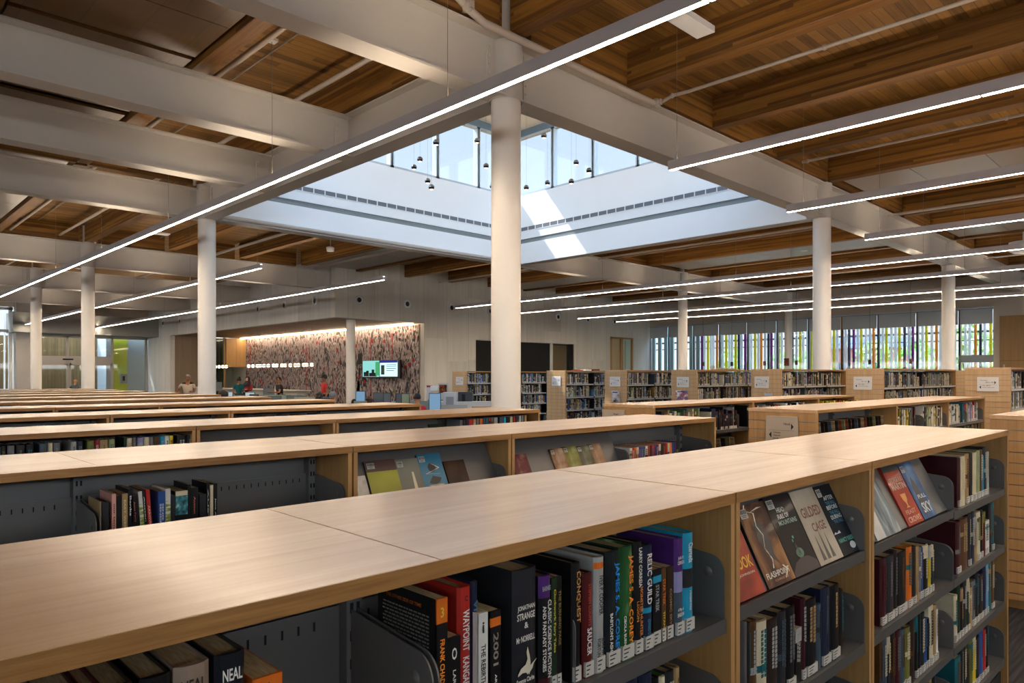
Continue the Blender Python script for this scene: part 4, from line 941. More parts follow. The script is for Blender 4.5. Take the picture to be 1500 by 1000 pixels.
# second row
p6 = lambda v: 110+v/6.818
Y2 = YF[1]+.035
L = [(252, 264, 300, 'tan'), (266, 345, 310, 'charcoal'), (370, 411, 225, 'pink'), (416, 460, 245, 'black'), (470, 527, 220, 'tan'), (531, 579, 175, 'black'), (592, 672, 235, 'black'), (676, 716, 195, 'white'), (718, 744, 180, 'black'), (752, 792, 175, 'red'), (835, 903, 200, 'blue'), (905, 955, 170, 'white'), (962, 1001, 240, 'charcoal'), (1005, 1126, 190, 'black'), (1130, 1156, 130, 'black'), (1160, 1232, 160, 'black'), (1246, 1311, 225, 'charcoal'), (1315, 1345, 115, 'black'), (1350, 1381, 135, 'cream'), (1385, 1421, 120, 'black')]
SPEC2 = {}
for i, (a, b, t, c) in enumerate(L):
    SPEC2[i] = (p6(a), p6(b), 690+t/6.818, c)
titles = {2: [('our tempo', .35, .85, .2, .75, '2a2020', 'v')], 4: [('EAST WEST', .4, .9, .35, .65, 'd8cfae', 'v')], 5: [('Banks', .6, .9, .3, .7, Wt, 'v'), ('Faulkner', .1, .35, .3, .7, Wt, 'v')], 6: [('Anne Perry', .55, .9, .35, .6, 'c25a48', 'v')], 9: [('ARROW OF GOD', .1, .75, .25, .75, 'd9b0a0', 'v')], 10: [('SENSE AND', .25, .8, .5, .75, 'c9cfe0', 'v'), ('SENSIBILITY', .2, .8, .15, .4, 'c9cfe0', 'v')], 8: [('Austen', .5, .9, .3, .7, Wt, 'v')], 15: [('Austen', .55, .85, .35, .6, 'c25a48', 'v')], 19: [('Jane Austen', .2, .75, .3, .65, Wt, 'v')], 17: [('AUSTEN', .1, .9, .3, .6, Wt, 'v')]}
labs2 = ['thin tan book just right of the bracket, second row left', 'black hardcover first beside the bracket, second row left', 'pink paperback with dark script, second row left', 'short black paperback right of the pink one, second row', 'tan paperback in the second row left run', 'tall black paperback with two white names, second row', 'wide leaning black paperback with red author line, second row', 'leaning white and green paperback, second row left', 'narrow black paperback before the red one, second row', 'leaning red paperback titled ARROW OF GOD', 'blue paperback titled SENSE AND SENSIBILITY', 'white and green paperback right of the blue one', 'short charcoal paperback in the second row left run', 'thick black book with a teal picture, second row', 'slim black and white book after the teal picture', 'black paperback with red and white lettering, second row', 'short charcoal book with pale cap, second row', 'tall black book near the right end, second row left run', 'cream paperback before the last black one, second row', 'last black paperback at the right end, second row left run']
for i, (a, b, ty, c) in SPEC2.items():
    kw = {}
    if i == 13: kw['bands'] = [(0, .58, 'black'), (.58, .92, noisemix('teal_photo', [(.35, '1d4650'), (.55, '3f8088'), (.75, 'a8c8c4')], (60, 1, 60), 3, .4)), (.92, 1, 'cream')]
    if i in (7, 11): kw['bands'] = [(0, .45, 'white'), (.45, .8, noisemix('green_marks', [(.45, 'c9cdb8'), (.55, '7d8c2c')], (20, 1, 90), 2, .4)), (.8, 1, 'white')]
    nb(a, b, ty, c, labs2[i], Y=Y2, z=LV[0], texts=titles.get(i, ()), paper=(i > 1), d=.14, lean=(-R(4) if i in (6, 7, 8, 9) else 0.), sticker=(i % 3 == 1), **kw)
# reds at the right of row two
RC = ['white', 'red', 'orange', 'dark red', 'purple', 'blue', 'slate', 'white', 'red', 'maroon', 'red', 'purple', 'purple', 'navy', 'black', 'dark red', 'red', 'cream', 'orange', 'blue', 'purple', 'black']
s = (994-923)/len(RC)
px_books([(923+i*s, 923+(i+1)*s, 656-i*.45, c) for i, c in enumerate(RC)], Y2, LV[0], 'red run at the right of the second row', d=.17)
bookend(inv(996, 650, Y=Y2).x, Y2, LV[0], 'small steel bookend right of the red run, second row')
# third row
Y3 = YF[2]+.035; s6 = lambda v: v/6
L = [(8, 55, 'black'), (65, 130, 'dark brown'), (145, 221, 'charcoal'), (230, 300, 'black'), (350, 421, 'slate'), (425, 466, 'cream'), (470, 529, 'grey'), (625, 674, 'pale grey'), (680, 731, 'navy'), (770, 832, 'olive'), (835, 876, 'crimson'), (878, 953, 'tan'), (958, 1011, 'sage'), (1090, 1116, 'dark green'), (1118, 1164, 'cream'), (1166, 1200, 'grey'), (1210, 1266, 'lavender'), (1268, 1315, 'cream'), (1318, 1351, 'blue'), (1355, 1405, 'brown'), (1408, 1449, 'cyan'), (1451, 1489, 'white'), (1490, 1525, 'yellow'), (1560, 1640, 'black'), (1645, 1690, 'charcoal')]
px_books([(s6(a), s6(b), 653-a/6*.062, c) for a, b, c in L], Y3, LV[0], 'left run of the third row')
L = [(1040, 1065, 'grey'), (1068, 1092, 'charcoal'), (1095, 1118, 'navy'), (1120, 1155, 'red'), (1157, 1182, 'tan'), (1185, 1211, 'grey'), (1215, 1240, 'orange'), (1242, 1266, 'slate'), (1268, 1291, 'teal'), (1293, 1310, 'red'), (1312, 1336, 'grey'), (1341, 1371, 'pale grey'), (1390, 1422, 'slate'), (1425, 1446, 'cyan'), (1450, 1478, 'black'), (1480, 1503, 'cream'), (1508, 1525, 'red'), (1528, 1545, 'charcoal'), (1560, 1578, 'white'), (1580, 1600, 'grey'), (1605, 1626, 'tan')]
px_books([(500+a/5.988, 500+b/5.988, 615-(i*.35), c) for i, (a, b, c) in enumerate(L)], Y3, LV[0], 'right run of the third row')
rand_books(2.6, 3.4, YF[3]+.035, LV[0], 'top shelf of the fourth row right unit', ['black', 'dark red', 'brown', 'charcoal'], seed=21)
rand_books(-.2, 1.4, YF[3]+.035, LV[0], 'top shelf of the fourth row left unit', ['black', 'grey', 'brown', 'charcoal'], seed=22)
rand_books(-.9, -.35, YF[0]+.035, LV[0], 'far left end of the nearest row', ['black', 'brown', 'charcoal'], seed=23)

# ================================================================ right block of low rows
PAL = ['black', 'charcoal', 'grey', 'pale grey', 'cream', 'white', 'tan', 'brown', 'dark red', 'navy', 'slate', 'teal', 'sage', 'yellow', 'purple']
bookcase(5.80, 7.78, 3.98, 2, 'low oak bookcase with slatted end, left unit of the middle right row', slat=True, detail=1, bins={(1, 1): .1})
bookcase(7.785, 9.6, 3.98, 2, 'low oak bookcase, second unit of the middle right row', detail=1)
bookcase(9.605, 10.85, 3.98, 1, 'low oak bookcase, last unit of the middle right row', detail=1)
bookcase(5.93, 7.86, 2.47, 2, 'low slatted-end oak bookcase carrying the Hindi sign', slat=True, detail=1, bins={(0, 0): .07, (1, 0): .07})
bookcase(7.865, 9.66, 2.47, 2, 'low oak bookcase of cream spines, second unit behind the nearest row', detail=1)
bookcase(9.665, 11.35, 2.47, 2, 'low oak bookcase, last unit behind the nearest row', detail=1)
bookcase(6.12, 8.0, .70, 2, 'low slatted-end oak bookcase cut by the right edge', slat=True, detail=1)
YQ = 3.98+.035; YR = 2.47+.035
def rb_px(pa, pb, Y, z, shelf, pal, seed, **k): rand_books(inv(pa, 600, Y=Y).x, inv(pb, 600, Y=Y).x, Y, z, shelf, pal, seed=seed, **k)
rb_px(962, 1027, YQ, LV[0], 'top shelf above the language sign', ['tan', 'cream', 'green', 'sage', 'charcoal', 'slate', 'red'], 31)
rb_px(1041, 1081, YQ, LV[0], 'top shelf beside the slotted bracket, middle right row', ['navy', 'charcoal', 'pale grey', 'maroon', 'black', 'cream'], 32)
rb_px(1095, 1180, YQ, LV[0], 'second unit of the middle right row', ['white', 'cream', 'black', 'red', 'pale grey', 'brown'], 33)
rb_px(1195, 1258, YQ, LV[0], 'last unit of the middle right row', ['orange', 'red', 'tan', 'yellow', 'black', 'brown'], 34)
rb_px(1312, 1338, YR, LV[0], 'cream run left of the upright divider', ['yellow', 'grey', 'black', 'cream', 'white', 'olive'], 35)
rb_px(1351, 1381, YR, LV[0], 'run left of the second oak upright', ['maroon', 'cream', 'white', 'black', 'sage', 'yellow'], 36)
rb_px(1390, 1407, YR, LV[0], 'pale run at the far end, behind the nearest row', ['white', 'pale grey', 'cream', 'black'], 37)
rb_px(1411, 1434, YR, LV[0], 'mixed run at the far end, behind the nearest row', ['teal', 'sage', 'purple', 'lavender', 'red', 'white'], 38)
rb_px(1412, 1438, YR, LV[1], 'second shelf at the far end', ['olive', 'maroon', 'charcoal', 'tan'], 39)
gen(inv(1338, 600, Y=YR).x+.03, YR, LV[0], .03, .255, .2, 'dark red', 'tall one beside the dark divider')
for px, Y, lab in ((1337, YR, 'grey steel bookend in the middle of the cream spines'), (1407, YR, 'grey steel bookend at the end of the pale run'), (1082, YQ, 'grey steel bookend in the middle right row')):
    bookend(inv(px, 600, Y=Y).x, Y-.005, LV[0], lab, .16, .2)
# media cases leaning in the bin
MC = [noisemix('case_%d' % i, st, (16, 1, 16), 4, .25) for i, st in enumerate([
    [(.35, '151515'), (.6, '3a332c'), (.8, 'a08a6a')], [(.35, '2a2420'), (.55, 'b59a74'), (.75, 'd6c6a8')], [(.35, '2c1d1a'), (.55, '8c4a36'), (.75, 'd0b49a')], [(.35, '20262c'), (.55, '4a5a6c'), (.75, 'c2c8cc')], [(.35, '14100e'), (.55, '2d2622'), (.75, '5c5248')], [(.35, '4a5230'), (.55, '7d8658'), (.75, 'c0c49c')]])]
def case(x, Y, z, i, lab, h=.19):
    o = thing('media_case', lab, 'media case', (x, Y+.01, z)); o.rotation_euler = (0, -R(18), R(8))
    m = MB().box(0, .013, .0, .13, .01, h, 0, c=.0015); m.build('case', MC[i], o)
    MB().box(.0015, .0115, -.0006, .0005, .02, h-.01).build('spine_insert', MC[(i+2) % 6], o)
x = 6.05; i = 0
while x < 7.7:
    case(x, YR, LV[0]+.012, [0, 1, 4, 4, 3, 1, 0, 2, 5, 2, 0, 4, 3, 0, 1, 2, 4, 0, 5, 4, 0, 1][i % 22], 'leaning media case in the grey bin, %s from the left' % ORD[i+1]); i += 1; x += .075
for j in range(6):
    case(6.95+.1*j, YQ, LV[1]+.012, [0, 4, 1, 4, 5, 1][j], 'media case in the low bin of the middle right row, %s from the left' % ORD[j+1])
# ================================================================ tall shelving block
TL = [1.465, 1.175, .885, .595, .305, .1]
TY = [2.30, 3.965, 5.61, 7.27, 8.91, 10.58, 12.24, 13.95]
TN = ['nearest', 'second', 'third', 'fourth', 'fifth', 'sixth', 'seventh', 'farthest']
PT = ['black', 'charcoal', 'grey', 'pale grey', 'cream', 'white', 'tan', 'brown', 'dark red', 'navy', 'slate', 'teal', 'sage', 'charcoal', 'dark brown', 'light blue', 'maroon', 'lavender', 'grey', 'dark green', 'blue', 'pale grey', 'cream', 'cream', 'black', 'tan', 'black', 'pale grey', 'charcoal', 'olive']
SIGN = {0: (1431, 1463, 552.2, 573), 1: (1250, 1277, 551.6, 570.5), 2: (1105, 1126, 551.5, 568.5), 3: (991, 1009, 552, 567), 4: (893, 908, 551.7, 566), 5: (808, 821, 551.3, 565), 7: (667.5, 678, 552, 563.5)}
for k, y in enumerate(TY):
    if k == 6: continue
    segs = [(12.0, 16.0, 4)] if k != 2 else [(12.0, 14.85, 3), (15.4, 17.0, 2)]
    for si, (a, b, nbay) in enumerate(segs):
        lab = 'tall oak bookcase with slatted end, %s row of the tall block' % TN[k] if si == 0 else 'tall bookcase right of the skylight corner column'
        bookcase(a, b, y, nbay, lab, depth=.56, H=1.765, levels=TL, slat=(si == 0), detail=0)
        # the photo shows all the shelves of these: add the rest here
        t = bpy.data.objects[[o.name for o in bpy.data.objects if o.name.startswith('bookcase')][-1]]
        t = LASTB = [o for o in COL.objects if o.get('label') == lab][0]
        w = (b-a)/nbay
        for i in range(nbay):
            for li, z in enumerate(TL):
                if li > 0:
                    MB().box(i*w+.02, (i+1)*w-.02, .012, .26, z-.02, z).box(i*w+.02, (i+1)*w-.02, .004, .012, z-.035, z+.001, 1).build('shelf', [GREYM, LIPM], t)
                MB().box(i*w+.03, (i+1)*w-.03, .001, .004, z-.03, z-.004).build('label_strip', plain('shelf_label_strip', 'b9b7b2', .4), t)
                if k > 4 or li < 4:
                    rand_books(a+i*w+.03, a+(i+1)*w-.05, y+.03, z, 'tall block %s row, bay %d shelf %d' % (TN[k], i+1, li+1), PT, seed=k*100+i*10+li+si*7, ts=(.018, .042), fill=random.Random(k*31+i*7+li).choice([1, 1, .85, .92]))
bookcase(18.2, 20.1, 4.02, 2, 'tall oak bookcase further back, glimpsed between two slatted ends', depth=.56, H=1.765, levels=TL, slat=True, detail=0)

def sign(x, y0, y1, z0, z1, label, lines, arrows=True, paper='d4d2d0'):
    """flat board on a slatted end, facing the aisle (-X); y0 = reader's left (larger Y)"""
    t = thing('direction_sign', label, 'sign', (x, y0, z0)); W = y0-y1; H = z1-z0
    MB().box(-.012, 0, -W, 0, 0, H, c=.002).build('board', plain('sign_board_'+paper, paper, .4), t)
    up = (0, 0, 1); rt = (0, -1, 0)
    for (s, u0, u1, v0, v1) in lines:
        text(s, (-.0135, -W*u0, H*v0), rt, up, W*(u1-u0), H*(v1-v0), INK, t, 'sign_text', .015, True)
    if arrows:
        q = MB(); X = (-.0135, -.0125)
        q.prism([(-W*.80, H*.50), (-W*.80, H*.74), (-W*.88, H*.62)][::-1], X[0], X[1], 'x')
        q.prism([(-W*.19, H*.17), (-W*.19, H*.41), (-W*.11, H*.29)], X[0], X[1], 'x')
        q.build('arrows', INK, t)
        MB().box(X[0], X[1], -W*.9, -W*.1, H*.465, H*.472).build('rule', INK, t)
    return t
rown = lambda k: TN[k]
num = {0: ('800.76 - 909', '910 - 999.99'), 1: ('641 - 799', '650 - 746.9'), 2: ('510 - 629', '530 - 640'), 3: ('306 - 419', '332 - 510'), 4: ('200 - 299', '248 - 305'), 5: ('133 - 158', '150 - 199'), 7: ('001 - 032', '004 - 099')}
for k, (a, b, t_, bo) in SIGN.items():
    ya = inv(a, 550, X=11.96); yb = inv(b, 550, X=11.96); zt = inv((a+b)/2, t_, X=11.96).z; zb = inv((a+b)/2, bo, X=11.96).z
    sign(11.975, ya.y, yb.y, zb, zt, 'white paper direction sign on the slatted end of the %s tall row' % TN[k], [('Non-Fiction', .16, .48, .74, .82), (num[k][0], .4, .76, .6, .67), (num[k][1], .26, .62, .36, .43), ('see also the reference shelves', .26, .8, .25, .3)])
a = inv(1122, 600, X=5.9).y; b = inv(1169, 600, X=5.9).y
sign(5.905, a, b, 1.305-.225, 1.305, 'beige sign reading Hindi, Chinese, Gujarati between two arrows', [('Hindi', .58, .77, .67, .76), ('Chinese', .24, .47, .345, .425), ('Gujarati', .24, .47, .23, .31), ('Hindi', .24, .40, .125, .2)], paper='b9a893')
a = inv(882.5, 600, X=5.77).y; b = inv(914.8, 600, X=5.77).y
zt = inv(898, 599.8, X=5.775).z
sign(5.775, a, b, zt-.225, zt, 'beige sign reading Bengali, half hidden by the second row', [('Bengali', .52, .75, .76, .85), ('Cantonese', .43, .76, .65, .73)], paper='b9a893')
sign(18.375, 4.45, 4.05, 1.38, 1.64, 'paper sign on the slatted end glimpsed further back', [('Non-Fiction', .16, .48, .74, .82)], paper='b3a598')
# magazines hung on slatted ends
def magazine(px0, px1, py0, py1, lab, mat):
    p = inv(px0, py0, X=11.93); q = inv(px1, py1, X=11.93)
    t = thing('magazine', lab, 'magazine', (11.955, p.y, q.z)); t.rotation_euler = (0, -R(8), 0)
    W = p.y-q.y; H = p.z-q.z
    MB().box(-.006, 0, -W, 0, 0, H).build('cover', mat, t); MB().box(-.008, -.006, -W*.8, -W*.15, H*.82, H*.92).build('masthead', plain('masthead_ink', '2c3a5c', .5), t)
    MB().box(-.02, .02, -W*.95, -W*.05, -.006, 0).build('wire_holder', ALU, t)
magazine(896, 907.5, 572, 588.5, 'black and white magazine hung on the fifth slatted end', noisemix('mag_a', [(.4, 'd9d9dc'), (.55, 'b0a0a0'), (.62, '15131a')], (1, 6, 6), 2, .4))
magazine(990, 1007, 571.5, 586, 'blue and pink magazine hung on the fourth slatted end', noisemix('mag_b', [(.4, 'dfe2e8'), (.5, 'a04a58'), (.62, '5c7fa8')], (1, 8, 8), 2, .4))
magazine(1119, 1131, 575, 579.5, 'pale leaflet sitting low on the third slatted end', plain('mag_c', 'c9ccd6', .4))
# things lying on top of the tall cases
o = MB().box(0, .5, 0, .35, 0, .02).box(.08, .4, .05, .3, .02, .045, 1).build('book_pile', [bookmat('tan'), bookmat('cream')]); o.location = (13.3, TY[3]+.1, 1.765)
tag(o, 'tan folders lying on top of the fourth tall bookcase', 'folder')
o = MB().ball((0, 0, .05), .05).build('paper_roll', STICK); o.location = (12.9, TY[3]+.2, 1.765); tag(o, 'small round white object on the fourth tall bookcase', 'ornament')
for j in range(3):
    o = MB().box(0, .22, 0, .16, 0, .02+.01*j).build('book', bookmat(['red', 'white', 'dark red'][j])); o.location = (12.5+.3*j, TY[5]+.1, 1.765); tag(o, '%s book lying on top of the sixth tall bookcase' % ['red', 'white', 'dark red'][j], 'book', 'books lying on the sixth tall case')

# ================================================================ instantiate the generic books
def depth_of(g): return CC*g['x']+SS*g['y']
def size_of(g): return g['h']*max(g['t'], .012)/depth_of(g)**2
vis = []
for g in GEN:
    dp = depth_of(g); r = (SS*g['x']-CC*g['y'])/dp; px = 750+1050*r; py = 550-1050*(g['z']+g['h']-1.65)/dp
    g['vis'] = 0 < px < 1500 and 0 < py < 1000; g['px'] = px
    vis.append(g)
GEN.sort(key=lambda g: (not g['vis'], -size_of(g)))
NAMED = sum(1 for o in COL.objects if o.name.startswith('book') and o.get('category') == 'book')
lim = max(0, 300-NAMED)
ind = GEN[:lim]; rest = [g for g in GEN[lim:]]
cnt = {}
for g in sorted(ind, key=lambda g: (g['shelf'], g['x'])):
    n_ = cnt.get(g['shelf'], 0)+1; cnt[g['shelf']] = n_
rd = random.Random(11); cnt = {}
sizes = lambda g: ('slim ' if g['t'] < .02 else 'thick ' if g['t'] > .04 else '')+('short ' if g['h'] < .18 else 'tall ' if g['h'] > .238 else '')
TALLW = {}
for g in sorted(ind, key=lambda g: (g['shelf'], g['x'])):
    s = g['shelf']; cnt[s] = cnt.get(s, 0)+1
    if s.startswith('tall block'):
        w_ = s.replace('tall block ', '').replace(' row, bay ', ' tall row bay ').split(); s2 = '%s tall row, %s bay, %s shelf' % (w_[0], ORD[int(w_[4])], ORD[int(w_[6])])
    else: s2 = s
    lab = '%s%s book, %s from left, %s' % (sizes(g), g['c'], ORD[cnt[s]] if cnt[s] < len(ORD) else 'far', s2)
    wds = lab.split()
    if len(wds) > 16: lab = '%s book, %s from left, %s' % (g['c'], ORD[cnt[s]], s2)
    if len(lab.split()) > 16: lab = lab.replace(', %s from left' % ORD[cnt[s]], ', number %d' % cnt[s])
    near = depth_of(g) < 4.5
    if near and g['z'] < 1 and g['c'] in ('orange', 'yellow', 'red', 'light blue', 'green', 'white'): pass
    if near:
        a = rd.choice(ACC); bands = None; k = rd.random(); tx = []
        if k < .35: b0 = rd.uniform(.3, .8); bands = [(0, b0, g['c']), (b0, b0+.08, a), (b0+.08, 1, g['c'])]
        elif k < .5: bands = [(0, .75, g['c']), (.75, 1, a)]
        o = book_full(g['x'], g['y'], g['z'], g['t'], g['h'], g['d'], g['c'], lab, 'books, '+s, bands=bands, sticker=rd.random() < .8, paper=g['h'] < .19)
        q = MB(); zz = rd.uniform(.35, .5); mt = bookmat(a if BC[a] != BC[g['c']] else 'cream')
        n_ = rd.randint(1, 2)
        if g['t'] > .012:
            for c_ in range(n_):
                z_ = g['h']*.9
                u = g['t']*(.5 if n_ == 1 else (.35, .65)[c_])
                while z_ > g['h']*zz:
                    l = rd.uniform(.006, .011); q.box(u-g['t']*.09, u+g['t']*.09, -.0052 if g['h'] >= .19 else -.001, -.004 if g['h'] >= .19 else 0, z_-l, z_); z_ -= l+.003
            q.build('spine_lettering', mt, o)
    else:
        o = thing('book', lab, 'book', (g['x'], g['y'], g['z']), 'books, '+s); t, h, d = g['t'], g['h'], g['d']
        a = rd.choice(ACC); b0 = rd.uniform(.35, .8)
        MB().box(0, t, 0, .004, 0, h*b0, 0).box(0, t, 0, .004, h*b0, h*(b0+.12), 1).box(0, t, 0, .004, h*(b0+.12), h, 0).box(0, .002, 0, d, 0, h, 0).box(t-.002, t, 0, d, 0, h, 0).build('cover', [bookmat(g['c']), bookmat(a)], o)
        MB().box(.002, t-.002, .004, d-.003, .003, h-.003).build('page_block', PAGES, o)
        if rd.random() < .5: MB().box(t*.1, t*.9, -.0008, 0, .004, .03).build('spine_sticker', STICK, o)
cols = list(BC); mats = [bookmat(c) for c in cols]+[PAGES, STICK]; q = MB()
for g in rest:
    x, y, z, t, h, d = g['x'], g['y'], g['z'], g['t'], g['h'], g['d']; i = cols.index(g['c']); a = cols.index(rd.choice(ACC)); b0 = rd.uniform(.3, .8)
    q.box(x, x+t, y, y+.004, z+.03, z+h*b0, i); q.box(x, x+t, y, y+.004, z+h*b0, z+h*(b0+.12), a); q.box(x, x+t, y, y+.004, z+h*(b0+.12), z+h, i)
    q.box(x, x+t, y, y+.004, z, z+.03, len(cols)+1 if rd.random() < .6 else i)
    q.box(x, x+.002, y+.004, y+d, z, z+h, i); q.box(x+t-.002, x+t, y+.004, y+d, z, z+h, i); q.box(x+.002, x+t-.002, y+.004, y+d-.003, z, z+h-.004, len(cols))
o = q.build('books', mats); tag(o, 'rows of many coloured books filling the farther tall bookcases', 'books', None, 'stuff')
print('generic books', len(GEN), 'individual', len(ind), 'named', NAMED)
# ================================================================ recess: mural, screen, counter
MUR = noisemix('mural_print', [(0, 'b9a9a6'), (.30, '9c8a88'), (.40, '2a2727'), (.52, 'c4b4b0'), (.62, '5c5550'), (.70, 'a09090'), (.78, '8c2c22'), (.83, 'd0c4be'), (.90, '7a6c50'), (.95, '3a3f48')], (1, 7, 3.2), 0, .5, kind='voronoi', obj=False)
MUR2 = noisemix('mural_print_fine', [(.30, '1d1b1c'), (.42, '4a4242'), (.48, 'b7a5a3'), (.56, 'a89694'), (.62, '6a3028'), (.66, 'b9aaa6'), (.75, '4c463c')], (1, 3.2, 1.3), 9, .5, .9, obj=False)
# mural: pattern of two prints mixed by a broad noise
mm, nt, bs = _new('mural_mix'); L = nt.links.new
g = N(nt, 'ShaderNodeNewGeometry')
def layer(scale, stops, kind, detail=8., dist=.6):
    mp = N(nt, 'ShaderNodeVectorMath', operation='MULTIPLY'); mp.inputs[1].default_value = scale; L(g.outputs['Position'], mp.inputs[0])
    if kind == 'n': t = N(nt, 'ShaderNodeTexNoise', _Scale=1., _Detail=detail, _Distortion=dist); L(mp.outputs[0], t.inputs['Vector']); f = t.outputs['Fac']
    else:
        t = N(nt, 'ShaderNodeTexVoronoi', _Scale=1.); L(mp.outputs[0], t.inputs['Vector']); s_ = N(nt, 'ShaderNodeSeparateColor'); L(t.outputs['Color'], s_.inputs[0]); f = s_.outputs[0]
    cr = N(nt, 'ShaderNodeValToRGB'); L(f, cr.inputs[0]); e = cr.color_ramp.elements
    if kind == 'v': cr.color_ramp.interpolation = 'CONSTANT'
    while len(e) < len(stops): e.new(.5)
    for a, (p, c) in zip(e, stops): a.position = p; a.color = (*lin(c), 1)
    return cr.outputs[0]
l1 = layer((1, 13, 8), [(0, 'a39391'), (.24, '8d7f7d'), (.40, '1f1d1e'), (.58, 'bfb0ae'), (.72, '55504c'), (.80, 'aa9a98'), (.88, '8c2c22'), (.92, 'd0c6c0'), (.96, '7d7048')], 'v')
l2 = layer((1, 8, 3.4), [(.38, '232021'), (.45, '5a5352'), (.5, 'b3a4a3'), (.6, 'ab9b99'), (.64, '74322a'), (.67, 'b5a6a3'), (.75, '4c463f')], 'n')
msk = layer((1, .9, .8), [(.47, '000000'), (.53, 'ffffff')], 'n', 5., 1.)
mx = N(nt, 'ShaderNodeMix', data_type='RGBA'); L(msk, mx.inputs[0]); L(l1, mx.inputs[6]); L(l2, mx.inputs[7]); L(mx.outputs[2], bs.inputs['Base Color']); bs.inputs['Roughness'].default_value = .5
t = thing('mural', 'large grey, black and red speckled mural wall under the strip light', 'mural', (18.27, 24.3, .3))
MB().box(-.02, 0, 0, 16.8, 0, 3.5).build('panel', mm, t)
q = MB()
for y, z0, z1, w_ in ((9.6, .2, 2.9, .05), (3.6, .5, 3.1, .06), (1.9, 1.9, 3.1, .05), (16.2, 1.6, 3.2, .07), (6.6, .5, 1.5, .05)): q.box(-.025, -.02, y, y+w_, z0, z1)
rd = random.Random(9)
for i in range(22):
    y = rd.uniform(.3, 16.5); z = rd.uniform(.8, 3.2); q.prism([(y+.09*math.cos(a*PI/5), z+.09*math.sin(a*PI/5)) for a in range(10)], -.026, -.02, 'x')
q.build('red_marks', plain('mural_red', 'a5261c', .5), t)
q = MB()
for i in range(24):
    y = 3.9+rd.uniform(0, 1.6); z = rd.uniform(.3, 2.4)*1.; q.box(-.024, -.02, y, y+rd.uniform(.05, .25), max(0, z-.5), z)
q.build('dark_shape', plain('mural_black', '1d1c1e', .5), t)
t = thing('cove_light', 'bright strip light running along the top of the mural', 'light', (17.95, 24.4, 3.83)); MB().box(-.02, .1, 0, 16.8, -.05, 0).build('lens', COVE, t)
# wall screen
p = inv(529.5, 527, X=17.9); q_ = inv(585, 554, X=17.9)
t = thing('wall_screen', 'wide wall screen with a teal and a pale slide in front of the mural', 'screen', (17.95, p.y, q_.z)); W = p.y-q_.y; H = inv(560, 527, X=17.9).z-q_.z
MB().box(-.02, .08, -W, 0, 0, H, c=.005).build('bezel', plain('screen_bezel', '0e0e10', .3), t)
MB().box(.08, .29, -W*.6, -W*.4, H*.3, H*.7).build('wall_mount', DARKM, t)
MB().box(-.024, -.02, -W*.47, -W*.02, H*.08, H*.97).build('left_slide', emit('slide_teal', '6fa9a4', .9), t)
MB().box(-.026, -.024, -W*.47, -W*.37, H*.15, H*.9).build('green_field', emit('slide_green', '3c8a58', .8), t)
q = MB()
for u, h_ in ((.05, .35), (.12, .42), (.2, .3), (.27, .48), (.33, .3)): q.box(-.026, -.024, -W*(u+.07), -W*u, H*.1, H*h_)
q.build('dark_figures', plain('slide_dark', '141c1e', .5), t)
MB().box(-.024, -.02, -W*.94, -W*.49, H*.1, H*.97).build('right_slide', emit('slide_pale', 'a8cfd4', 1.), t)
MB().box(-.026, -.024, -W*.94, -W*.49, H*.84, H*.97).build('header_band', emit('slide_navy', '262a6a', .8), t)
q = MB()
for z in (.72, .64, .52, .4): q.box(-.0262, -.024, -W*(.66+.25*(z > .5)), -W*.66+.0, H*z, H*(z+.03)) if z > .5 else q.box(-.0262, -.024, -W*.85, -W*.66, H*z, H*(z+.03))
q.build('text_bars', plain('slide_text', '3c5560', .5), t)
MB().box(-.0262, -.024, -W*.61, -W*.52, H*.2, H*.72).build('green_map', plain('slide_map', '2f6b4c', .5), t)
# service hatch: timber cabinet over an opening, glass screen
t = thing('hatch_cabinet', 'pale timber cabinet box hanging over the service opening', 'cabinet', (17.1, 41.2, 2.15)); MB().box(0, 1.15, -.1, .5, 0, 1.65, c=.004).build('body', wood('hatch_wood', 'b98f55', 'd4ab70', 'z', fine=30), t)
MB().box(.57, .575, -.105, -.1, 0, 1.65).build('joint', DARKM, t)
t = thing('glass_screen', 'tall greenish glass screen with timber frame left of the cabinet', 'screen', (15.65, 41.2, 0)); MB().box(.05, 1.35, 0, .02, .1, 3.8).build('glass', glass('green_glass', '9fb3a3'), t)
MB().box(0, .06, -.03, .05, 0, 3.85).box(1.32, 1.42, -.03, .05, 0, 3.85).build('frame', wood('frame_wood', '8f6a35', 'b08a50', 'z', fine=30), t)
t = thing('menu_board', 'small dark framed sign on the pale tiled wall', 'sign', (16.9, 43.1, 1.9)); MB().box(0, .5, 0, .03, 0, .35).build('frame', DARKM, t); MB().box(.06, .44, -.003, 0, .05, .3).build('face', plain('menu_face', '9fa8a0', .4), t)
MB().box(0, .0, 0, 0, 0, 0)
DESKW = plain('desk_white', 'c4bfb8', .4)
t = thing('service_counter', 'long white service counter beneath the globe pendants', 'counter', (14.6, 28.0, 0)); MB().box(0, .7, 0, 12.5, .98, 1.03, c=.004).build('counter_top', DESKW, t); MB().box(.1, .6, .1, 12.4, 0, .98).build('counter_body', plain('counter_body', 'a8a39b', .5), t)
